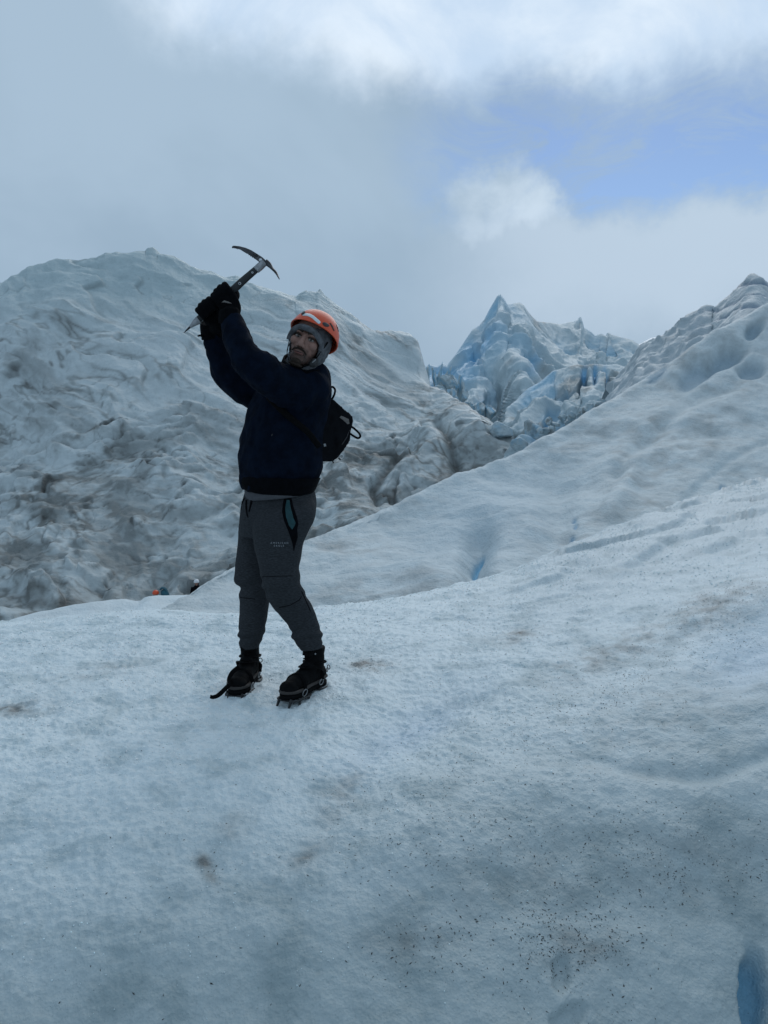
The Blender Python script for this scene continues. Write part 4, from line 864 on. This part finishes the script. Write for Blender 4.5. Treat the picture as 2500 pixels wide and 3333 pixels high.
def make_crampon(Mt, o, name_label, tail):
    c = empty('crampon', tuple(o + Mt @ np.array((.14, 0, -.03)))); tag(c, name_label, 'crampon', 'crampons strapped to the boots')
    L_ = lambda q: xf(q, Mt, o)
    fr = [(.155,-.046),(.20,-.056),(.25,-.056),(.290,-.040),(.290,.040),(.25,.056),(.20,.056),(.155,.046)]; hl = [(-.012,-.034),(.07,-.042),(.07,.042),(-.012,.034)]
    part_obj('front_frame', [L_(loop_tube([(x, y, -.004) for x, y in fr], .0045, 8, 40)), L_(prism([(.17,-.05,-.005),(.19,-.05,-.005),(.19,.05,-.005),(.17,.05,-.005)], (0, 0, 1), .004))], M['iron'], c)
    part_obj('heel_frame', [L_(loop_tube([(x, y, -.004) for x, y in hl], .0045, 8, 32))], M['iron'], c)
    part_obj('link_bar', [L_(prism([(.06,-.012,-.004),(.18,-.012,-.004),(.18,.012,-.004),(.06,.012,-.004)], (0, 0, 1), .003))], M['iron'], c)
    for x, y, tx in ((.285,-.034,.030),(.285,.034,.030),(.245,-.055,.008),(.245,.055,.008),(.175,-.050,-.004),(.175,.050,-.004),(.065,-.040,0),(.065,.040,0),(-.006,-.032,-.006),(-.006,.032,-.006)):
        part_obj('point', [L_(tube([(x, y, .004), (x + tx * .4, y, -.018), (x + tx, y, -.044)], [.0105, .0095, .0045], [.005, .0045, .0035], hint=(0, 1, 0), seg=8))], M['iron'], c)
    ring = lambda p, r, nx, ny: L_(loop_tube(circle_pts(p, nx, ny, r), .0022, 6, 20))
    for s in (-1, 1):
        part_obj('ring', [ring((.215, s * .060, .022), .017, (1, 0, 0), (0, .25 * s, 1))], M['steel'], c)
        part_obj('ring', [ring((.070, s * .050, .034), .015, (1, 0, 0), (0, .2 * s, 1))], M['steel'], c)
    for i, z in enumerate((.012, .030, .048, .066, .082)):
        part_obj('chain_link', [ring((-.018 - .004 * (i % 2), -.018 + .012 * i, z), .0105, (.3 + .7 * (i % 2), 1 - .7 * (i % 2), 0), (0, 0, 1))], M['iron'], c)
    part_obj('toe_strap', [L_(tube([(.212, -.060, .036), (.205, -.045, .078), (.195, 0, .100), (.205, .045, .078), (.212, .060, .036)], .0095, .002, hint=(.3, 0, 1), seg=8))], M['strap'], c)
    part_obj('ankle_strap', [L_(tube([(.070, -.054, .048), (.085, -.056, .10), (.155, -.015, .118), (.155, .015, .118), (.085, .056, .10), (.070, .054, .048)], .0095, .0022, hint=(0, 0, 1), seg=8)), L_(loop_tube([(.117, 0, .135), (.088, .044, .128), (.025, .044, .122), (.004, 0, .118), (.025, -.044, .122), (.088, -.044, .128)], .005, 8, 40))], M['strap'], c)
    if tail is not None: part_obj('strap_tail', [tube(tail, .0105, .0018, hint=(.3, 1, .2), seg=8, n=30)], M['strap'], c)
    rehome(c); return c
BT = {}
for key, lab in (('R', 'crampon with a long loose strap tail under the toe-on boot'), ('L', 'crampon with chain links under the sideways turned boot')):
    td, an = FEET[key]; Mt, o = boot_frame(td, an, BOOT_Z[key]); BT[key] = (Mt, o); make_boot(Mt, o, key)
    tail = None
    if key == 'R': tail = [P(778, 2170, 3.60), P(755, 2190, 3.57), P(744, 2215, 3.55), P(748, 2226, 3.53), P(735, 2240, 3.52), P(712, 2262, 3.51), P(694, 2269, 3.50), P(684, 2267, 3.50)]
    make_crampon(Mt, o, lab, tail)
rehome(person)

# ================================================================== BACKPACK
fb = np.array((.85, .53, 0)); fl = np.array((.53, -.85, 0)); O = P(1032, 1400, 3.70)
def pk(u, v, s=0.0): return O + fb * ((u - 1032) * mpx(3.75) / .85) + np.array((0, 0, -(v - 1400) * mpx(3.75))) + fl * s
pack = empty('backpack', tuple(pk(1040, 1500, -.12))); tag(pack, 'small black backpack with loop handles worn on the man\'s back', 'backpack')
prof = [(1020,1300),(1060,1292),(1086,1299),(1111,1321),(1146,1355),(1149,1368),(1142,1392),(1138,1432),(1121,1462),(1098,1488),(1084,1500),(1030,1500)]
po = fuse('bag', [prism([pk(u, v, -.12) for u, v in prof], fl, .23), tube([pk(1095, 1395, -.12), pk(1100, 1440, -.12), pk(1092, 1478, -.12)], [.045, .05, .03], [.12, .125, .11], hint=fl)], .006, 4, M['pack'], pack, fold=lambda p, n: .005 * fbm(p * 14, 3, 331))
pb = bvh_of(po); c2 = lambda pts: [(700 + x * .33152, 1200 + y * .33152) for x, y in pts]
patch_px(pb, c2([(1222, 480), (1238, 462), (1312, 495), (1318, 540), (1300, 545), (1262, 510)]), .002, 'label_patch', M['patch'], po, 3)
patch_px(pb, c2([(1062, 738), (1085, 735), (1092, 760), (1070, 768)]), .002, 'snap_button', M['steel'], po, 3)
patch_px(pb, c2([(1240, 745), (1290, 670), (1318, 600), (1322, 603), (1296, 676), (1246, 749)]), .002, 'zip', M['iron'], po, 3)
part_obj('top_loop', [tube([pk(1076, 1292, -.02), pk(1079, 1266, -.02), pk(1086, 1260, -.02), pk(1094, 1268, -.02), pk(1092, 1284, -.02), pk(1083, 1302, -.02)], .0055, .0045, hint=fl, seg=8)], M['strap'], pack)
part_obj('side_loop', [tube([pk(1138, 1385, -.01), pk(1152, 1394, -.01), pk(1168, 1410, -.01), pk(1170, 1421, -.01), pk(1160, 1424, -.01), pk(1136, 1409, -.01)], .0055, .0045, hint=fl, seg=8)], M['strap'], pack)
part_obj('key_ring', [loop_tube(circle_pts(pk(1106, 1484, .005), fb, (0, 0, 1), .010), .0014, 6, 20)], M['silver'], pack)
part_obj('shoulder_strap', [tube([P(1040, 1455, 3.57), P(1000, 1405, 3.545), P(960, 1372, 3.535), P(900, 1320, 3.54), P(872, 1290, 3.56)], .014, .004, hint=(0, 1, 0), seg=8)], M['strap'], pack)
part_obj('shoulder_strap', [tube([pk(1070, 1300, -.03), P(1068, 1240, 3.68), P(1045, 1215, 3.62), P(1015, 1215, 3.57)], .015, .004, hint=(0, 1, 0), seg=8)], M['strap'], pack)
part_obj('pull_cord', [tube([pk(1082, 1498, -.01), pk(1085, 1506, -.01)], .003), tube([pk(1098, 1490, 0), pk(1104, 1496, 0)], .003)], M['strap'], pack)
rehome(pack)

# ================================================================== ICE AXE
c6 = lambda x, y, d=3.52: P(560 + x * .22905, 760 + y * .22905, d)
axe = empty('ice_axe', tuple(c6(170, 1412))); tag(axe, 'steel ice axe with black shaft held overhead in both gloves', 'ice axe')
YA = (0, 1, 0)
part_obj('shaft', [tube([c6(360, 1235), c6(600, 1035), c6(870, 800), c6(1000, 680), c6(1120, 575), c6(1225, 485)], [.0155, .0165, .0178, .0172, .0160, .0155], [.011] * 6, hint=YA, seg=18)], M['grip'], axe)
pickp = [(850,205),(858,180),(880,174),(960,182),(1050,205),(1130,240),(1210,290),(1280,335),(1325,375),(1345,405),(1330,440),(1300,480),(1255,440),(1232,400),(1180,362)]
teeth = [(1165,355),(1152,338),(1140,345),(1130,322),(1115,328),(1105,305),(1090,310),(1082,290),(1060,285),(1010,255),(975,232),(940,218),(932,228),(922,212),(912,220),(902,208),(892,216),(880,204),(868,210)]
head = part_obj('pick', [prism([c6(x, y) for x, y in pickp + teeth], YA, .0055)], M['pick'], axe, smooth_shade=False, bevel=.0008)
part_obj('pick_groove', [prism([c6(x, y) for x, y in ((1150,295),(1165,285),(1220,312),(1222,328),(1195,330))], YA, .0068)], M['dark_plastic'], head)
part_obj('eye_hole', [tube([c6(1258, 377, 3.5162), c6(1258, 377, 3.5238)], .0078, seg=20, n=2)], M['silver'], head)
ad = [c6(1325, 400), c6(1375, 440), c6(1425, 500), c6(1480, 560), c6(1520, 640)]
part_obj('adze', [tube(ad, [.0130, .0115, .0065, .0055, .0022], [.008, .011, .016, .021, .023], hint=YA, seg=12)], M['pick'], axe)
part_obj('head_collar', [tube([c6(1195, 520), c6(1250, 470), c6(1320, 412)], [.0168, .0180, .0150], [.0125, .0128, .0105], hint=YA, seg=16)], M['steel'], axe)
for x, y, r in ((962, 710, .0050), (1143, 555, .0034), (1215, 492, .0032)):
    p = c6(x, y, 3.5085); part_obj('rivet', [loop_tube(circle_pts(p, (1, 0, 0), (0, 0, 1), r), .0012, 6, 20)], M['silver'], axe)
    part_obj('rivet_core', [tube([p + np.array((0, .0015, 0)), p + np.array((0, -.0004, 0))], r * .7, seg=12, n=2)], M['dark_plastic'], axe)
part_obj('ferrule', [tube([c6(385, 1225), c6(340, 1258), c6(280, 1310), c6(255, 1330)], [.0185, .0155, .0085, .0062], [.0125, .011, .0075, .006], hint=YA, seg=16)], M['steel'], axe)
part_obj('spike', [tube([c6(272, 1315), c6(220, 1362), c6(168, 1413)], [.0058, .0042, .0010], [.005, .004, .001], hint=YA, seg=10)], M['pick'], axe)
rehome(axe)
# ================================================================== TWO PEOPLE FAR BELOW
def ground_z(Gs, x, y):
    d = (Gs[..., 0] - x) ** 2 + (Gs[..., 1] - y) ** 2; i = np.argmin(d); return float(Gs.reshape(-1, 3)[i, 2])
def far_person(u, v_top, d, label, shell, jacket, hunched, height=1.72):
    top = P(u, v_top, d); gz = ground_z(VALLEY_G, top[0], top[1]); hh = min(max(top[2] - gz, 1.35), 1.9); o = np.array((top[0], top[1], top[2] - hh))
    p = empty('person', tuple(o)); tag(p, label, 'person', 'people walking in the hollow below')
    k = hh / 1.76; lean = .22 if hunched else .03
    J = lambda x, y, z: o + k * np.array((x, y, z))
    hx = -lean * 1.1; hz = 1.60
    body = [ell(J(hx, -.02, hz), (.085 * k, .10 * k, .115 * k)), tube([J(hx * .9, 0, hz - .06), J(hx * .7, 0, hz - .18)], .055 * k), tube([J(-lean * .7, 0, 1.42), J(-lean * .45, 0, 1.2), J(0, 0, .95), J(0, 0, .85)], [.17 * k, .17 * k, .16 * k, .15 * k], [.12 * k] * 4),
            tube([J(-.09, 0, .9), J(-.11, -.06, .48), J(-.10, .02, .06)], [.085 * k, .065 * k, .05 * k]), tube([J(.09, 0, .9), J(.11, -.02, .48), J(.13, .06, .06)], [.085 * k, .065 * k, .05 * k]),
            tube([J(-lean * .7 - .19, 0, 1.38), J(-lean * .5 - .24, -.05, 1.12), J(-lean * .5 - .22, -.20, .95)], [.055 * k, .048 * k, .04 * k]), tube([J(-lean * .7 + .19, 0, 1.38), J(-lean * .5 + .25, 0, 1.12), J(-lean * .5 + .24, -.16, .93)], [.055 * k, .048 * k, .04 * k]),
            ell(J(-.10, -.06, .04), (.055 * k, .14 * k, .04 * k)), ell(J(.13, 0, .04), (.055 * k, .14 * k, .04 * k)), ell(J(hx, -.12, hz - .01), (.016 * k, .02 * k, .02 * k))]
    fuse('body', body, .022, 2, M['skin'], p)
    fuse('jacket', [tube([J(-lean * .7, 0, 1.48), J(-lean * .6, 0, 1.35), J(-lean * .4, 0, 1.15), J(0, 0, .86)], [.10 * k, .21 * k, .20 * k, .19 * k], [.09 * k, .15 * k, .15 * k, .15 * k]), tube([J(-lean * .7 - .18, 0, 1.40), J(-lean * .5 - .24, -.05, 1.12), J(-lean * .5 - .22, -.18, .97)], [.075 * k, .065 * k, .055 * k]), tube([J(-lean * .7 + .18, 0, 1.40), J(-lean * .5 + .25, 0, 1.12), J(-lean * .5 + .24, -.14, .95)], [.075 * k, .065 * k, .055 * k])], .022, 2, jacket, p)
    fuse('trousers', [tube([J(0, 0, .98), J(0, 0, .84)], [.17 * k, .16 * k], [.13 * k, .12 * k]), tube([J(-.09, 0, .88), J(-.11, -.06, .48), J(-.10, .02, .10)], [.10 * k, .08 * k, .07 * k]), tube([J(.09, 0, .88), J(.11, -.02, .48), J(.13, .06, .10)], [.10 * k, .08 * k, .07 * k])], .022, 2, M['black_cloth'], p)
    hv, hf = ell(J(hx, .0, hz + .035), (.118 * k, .145 * k, .125 * k), None, 24, 16); hv[:, 2] = np.maximum(hv[:, 2], J(0, 0, hz + .015)[2] + .0); part_obj('helmet', [(hv, hf)], shell, p)
    if hunched:
        pkk = fuse('backpack', [tube([J(.00, .12, 1.74), J(.05, .14, 1.60), J(.10, .14, 1.30), J(.10, .12, 1.10)], [.10 * k, .15 * k, .16 * k, .13 * k], [.10 * k, .14 * k, .14 * k, .11 * k])], .02, 3, M['far_teal'], p)
        part_obj('pack_lid', [tube([J(-.10, .12, 1.76), J(-.02, .12, 1.82), J(.08, .12, 1.78), J(.14, .14, 1.66)], .035 * k, .10 * k)], M['far_teal'], pkk)
    else:
        part_obj('head_cover', [tube([J(hx, .03, hz + .02), J(hx, .03, hz - .12), J(hx, .02, hz - .22)], [.095 * k, .085 * k, .12 * k], [.10 * k, .08 * k, .10 * k])], M['black_cloth'], p)
    rehome(p); return p
M['far_teal'] = plain('teal_pack_cloth', (0.015, 0.085, 0.12), 0.8, var=.2, nscale=12)
M['white_shell'] = plain('white_helmet_shell', (0.62, 0.64, 0.66), 0.45, var=.06, nscale=14)
M['far_green'] = plain('green_jacket_cloth', (0.03, 0.13, 0.12), 0.85, var=.2, nscale=12)
far_person(528, 1920, 30.0, 'small far off person in orange helmet with teal pack behind the low shoulder', M['orange'], M['far_green'], True)
far_person(642, 1885, 36.0, 'small far off person in white helmet behind the ridge crest', M['white_shell'], M['black_cloth'], False)

# ================================================================== ICE BLOCKS IN THE ICEFALL
def ice_block(u, v, d, w, h, seed, label, dirty=.3, blue=.3, group='ice blocks tumbled below the peak', spire=False):
    """angular melted block; v is the picture height of its middle, w and h its size in pixels"""
    me = bpy.data.meshes.new('ice_block'); bm = bmesh.new(); bmesh.ops.create_icosphere(bm, subdivisions=5, radius=1.0); bm.to_mesh(me); bm.free()
    p = verts_of(me); r = np.random.default_rng(seed); pl = r.normal(size=(9, 3)); pl /= np.linalg.norm(pl, axis=1, keepdims=True); dd = r.uniform(.38, .85, 9)
    rad = np.ones(len(p))
    for n_, q in zip(pl, dd):
        c = p @ n_; rad = np.where(c > .02, np.minimum(rad, q / np.maximum(c, .02)), rad)
    p = p * rad[:, None]
    if spire: p[:, :2] *= np.clip(.95 - .62 * p[:, 2:3], .12, 1.4); p[:, 2] *= 1.15
    p = p * (1 + .12 * fbm(p * 1.6 + seed, 3, 401)[:, None] + .04 * fbm(p * 6 + seed, 3, 403)[:, None])
    c = P(u, v, d); m = mpx(d); S = np.array((w / 2 * m, (w + h) * .27 * m, h / 2 * m * 1.25)); a = r.uniform(-.4, .4)
    p = p * S; p = p @ np.array(Matrix.Rotation(a, 3, 'Y')).T
    me.vertices.foreach_set('co', p.astype(np.float32).ravel()); me.update(); me.shade_smooth(); me.materials.append(M['far_ice'])
    q = p / S; col = lerp(np.broadcast_to(np.array((.43, .51, .54)), p.shape), np.array((.20, .43, .60)), blue * sst(-.2, .6, fbm(q * 1.3 + seed, 3, 405)))
    col = lerp(col, np.array((.18, .178, .165)), np.clip(dirty * sst(.1, .6, fbm(q * 1.1 + seed * 2, 4, 407)) * 1.5, 0, .8)); set_col(me, col)
    o = link(bpy.data.objects.new('ice_block', me)); o.location = c
    return tag(o, label, 'ice block', group)
BL = [(1745, 1415, 62, 120, 80, 'wedge shaped blue ice block above the ridge crest', .35, .6), (1690, 1450, 60, 60, 50, 'small pale ice block resting at the lower end of the icefall', .2, .4), (1640, 1400, 66, 90, 60, 'pale flat topped ice block beside the wedge shaped one', .25, .4)]
for i, (u, v, d, w_, h_, lab, di, bl) in enumerate(BL): ice_block(u, v, d, w_, h_, 11 + i, lab, di, bl)
ONES = 'first second third fourth fifth sixth seventh eighth ninth tenth eleventh twelfth thirteenth fourteenth fifteenth sixteenth seventeenth eighteenth nineteenth'.split()
def ordinal(i): return ONES[i] if i < 19 else ('twentieth' if i == 19 else 'twenty ' + ONES[i - 20] if i < 29 else 'thirtieth' if i == 29 else 'thirty ' + ONES[i - 30])
spots = sorted((1420 + 250 * i / 33.0 + rng.uniform(-45, 45), 1262 + 190 * i / 33.0 + rng.uniform(-38, 30), 92 - 26 * i / 33.0) for i in range(34))
for i, (u, v, d) in enumerate(spots):
    ice_block(u, v, d + rng.uniform(-2, 2), rng.uniform(26, 62), rng.uniform(24, 56), 60 + i, 'small tumbled blue ice block in the icefall trough, %s from the left' % ordinal(i), .35, .7, 'small ice blocks in the icefall trough')
for i in range(16):
    t = i / 15.0; u = 1760 + 200 * t + rng.uniform(-12, 12); v = 1400 - 80 * t + rng.uniform(-14, 14)
    ice_block(u, v, 58 + rng.uniform(-1, 1), rng.uniform(22, 48), rng.uniform(18, 38), 160 + i, 'broken ice lump along the foot of the serac wall, %s from the left' % ordinal(i), .5, .3, 'ice lumps at the foot of the serac wall')

for i, (u, v, w_, h_) in enumerate(((1393, 1222, 22, 70), (1412, 1232, 26, 62), (1432, 1224, 24, 74), (1452, 1238, 30, 66), (1474, 1240, 26, 58), (1500, 1262, 34, 70))):
    ice_block(u, v, 96 + i, w_, h_, 260 + i, 'pointed blue ice spire between the hill end and the peak, %s from the left' % ordinal(i), .05, .9, 'ice spires beside the peak', True)
# ================================================================== ICE GRAINS AND DIRT SPECKS
def scatter(name, n, weight, size, mat, shape, lift, label, cat, seed, flat=.7, tint=0):
    r = np.random.default_rng(seed); nr_, nc_ = NEAR_G.shape[:2]
    e1 = NEAR_G[1:, :-1] - NEAR_G[:-1, :-1]; e2 = NEAR_G[:-1, 1:] - NEAR_G[:-1, :-1]; area = np.linalg.norm(np.cross(e1, e2), axis=-1)
    wt = weight(NEAR_U[:-1, :-1], NEAR_V[:-1, :-1]) * area * (NEAR_TS[:-1, None] < 10.6) * (NEAR_TS[:-1, None] > 3.2); cdf = np.cumsum(wt.ravel()); k = np.searchsorted(cdf, r.uniform(0, cdf[-1], n)); i, j = k // (nc_ - 1), k % (nc_ - 1)
    a, b = r.uniform(0, 1, (n, 1)), r.uniform(0, 1, (n, 1))
    pos = NEAR_G[i, j] + e1[i, j] * a + e2[i, j] * b; nn = NEAR_N[i, j]
    base, faces = shape; m = len(base); s = size(r, n) * (np.clip(np.linalg.norm(pos - CAM, axis=1) / 4.2, .45, 1.25) if tint else 1)
    Q = r.normal(size=(n, 4)); Q /= np.linalg.norm(Q, axis=1, keepdims=True); w_, x, y, z = Q.T
    Rm = np.stack([1-2*(y*y+z*z), 2*(x*y-w_*z), 2*(x*z+w_*y), 2*(x*y+w_*z), 1-2*(x*x+z*z), 2*(y*z-w_*x), 2*(x*z-w_*y), 2*(y*z+w_*x), 1-2*(x*x+y*y)], -1).reshape(n, 3, 3)
    bv = base[None] * (1 + r.uniform(-.35, .35, (n, m, 1))); vv = np.einsum('nij,nmj->nmi', Rm, bv); vv = vv - nn[:, None] * np.einsum('nmj,nj->nm', vv, nn)[..., None] * (1 - flat)
    vv = vv * s[:, None, None] + (pos + nn * lift * s[:, None])[:, None]
    f = (np.asarray(faces)[None] + (np.arange(n) * m)[:, None, None]).reshape(-1, 3)
    o = mesh_obj(name, vv.reshape(-1, 3), f, mat, smooth_shade=False, col=np.repeat(np.clip(NEAR_COL[i, j] * tint * r.uniform(.8, 1.2, (n, 1)), 0, .92), m, axis=0) if tint else None); return tag(o, label, cat, kind='stuff')
octa = (np.array([(1,0,0),(-1,0,0),(0,1,0),(0,-1,0),(0,0,1),(0,0,-1)], float), [(0,2,4),(2,1,4),(1,3,4),(3,0,4),(2,0,5),(1,2,5),(3,1,5),(0,3,5)])
M['grain'], _t, _b = mat_new('ice_grain'); _at = N(_t, 'ShaderNodeAttribute', attribute_name='ice_col'); _g = noise_node(_t, N(_t, 'ShaderNodeTexCoord').outputs['Object'], 40, 3)
_s = N(_t, 'ShaderNodeVectorMath', operation='SCALE'); _t.links.new(_at.outputs['Color'], _s.inputs[0]); _t.links.new(math_node(_t, 'ADD', .8, math_node(_t, 'MULTIPLY', _g, .4)), _s.inputs['Scale']); _t.links.new(_s.outputs[0], _b.inputs['Base Color'])
_b.inputs['Roughness'].default_value = .12; _b.inputs['Specular IOR Level'].default_value = .8
M['speck'] = plain('dark_grit', (0.05, 0.05, 0.048), 0.9, var=.5, nscale=90, spec=.1)
def w_grain(U, V):
    z = sst(2900, 1500, U + 0.5 * (V - 2200)) * sst(3900, 2400, V + .3 * U) + .12
    nz = sst(-.35, .5, fbm(np.stack([U / 160, V / 90, U * 0], -1), 3, 411)); return z * (.25 + .75 * nz) * sst(-900, -650, U) * sst(3400, 3150, U) + 2.5 * gau(U, V, 800, 2275, 80, 20) + 2.5 * gau(U, V, 1000, 2275, 90, 22)
scatter('ice_grains', 30000, w_grain, lambda r, n: .0020 + .0045 * r.random(n) ** 3, M['grain'], octa, .15, 'loose glassy ice grains covering the near mound', 'ice grains', 421, tint=1.6)
def w_speck(U, V):
    m = .008 + .9 * gau(U, V, 1860, 3080, 120, 70) + .55 * gau(U, V, 1860, 3030, 200, 130) + .38 * gau(U, V, 2250, 2810, 260, 110) + .30 * gau(U, V, 1350, 3080, 160, 120) + .22 * gau(U, V, 1650, 2750, 500, 200) + .28 * gau(U, V, 2150, 2150, 350, 60, -.35) + .30 * gau(U, V, 2380, 1970, 170, 50, -.3) + .16 * gau(U, V, 1800, 2350, 380, 120, -.2) + .2 * gau(U, V, 1750, 3230, 160, 80) + .2 * gau(U, V, 2030, 3230, 60, 110) + .4 * gau(U, V, 680, 2830, 40, 40) + .5 * gau(U, V, 1205, 2172, 50, 16)
    return m * (.3 + .7 * sst(-.3, .4, fbm(np.stack([U / 70, V / 70, U * 0], -1), 3, 413))) * sst(-300, -50, U) * sst(2800, 2550, U)
spk = (np.array([(2.1,0,0),(-2.1,0,0),(0,.6,0),(0,-.6,0),(0,0,.6),(0,0,-.6)], float), octa[1])
scatter('dirt_specks', 8500, w_speck, lambda r, n: .0009 + .0021 * r.random(n) ** 2.2, M['speck'], spk, .25, 'dark wind blown grit scattered on the lower right ice', 'grit', 431, .5)
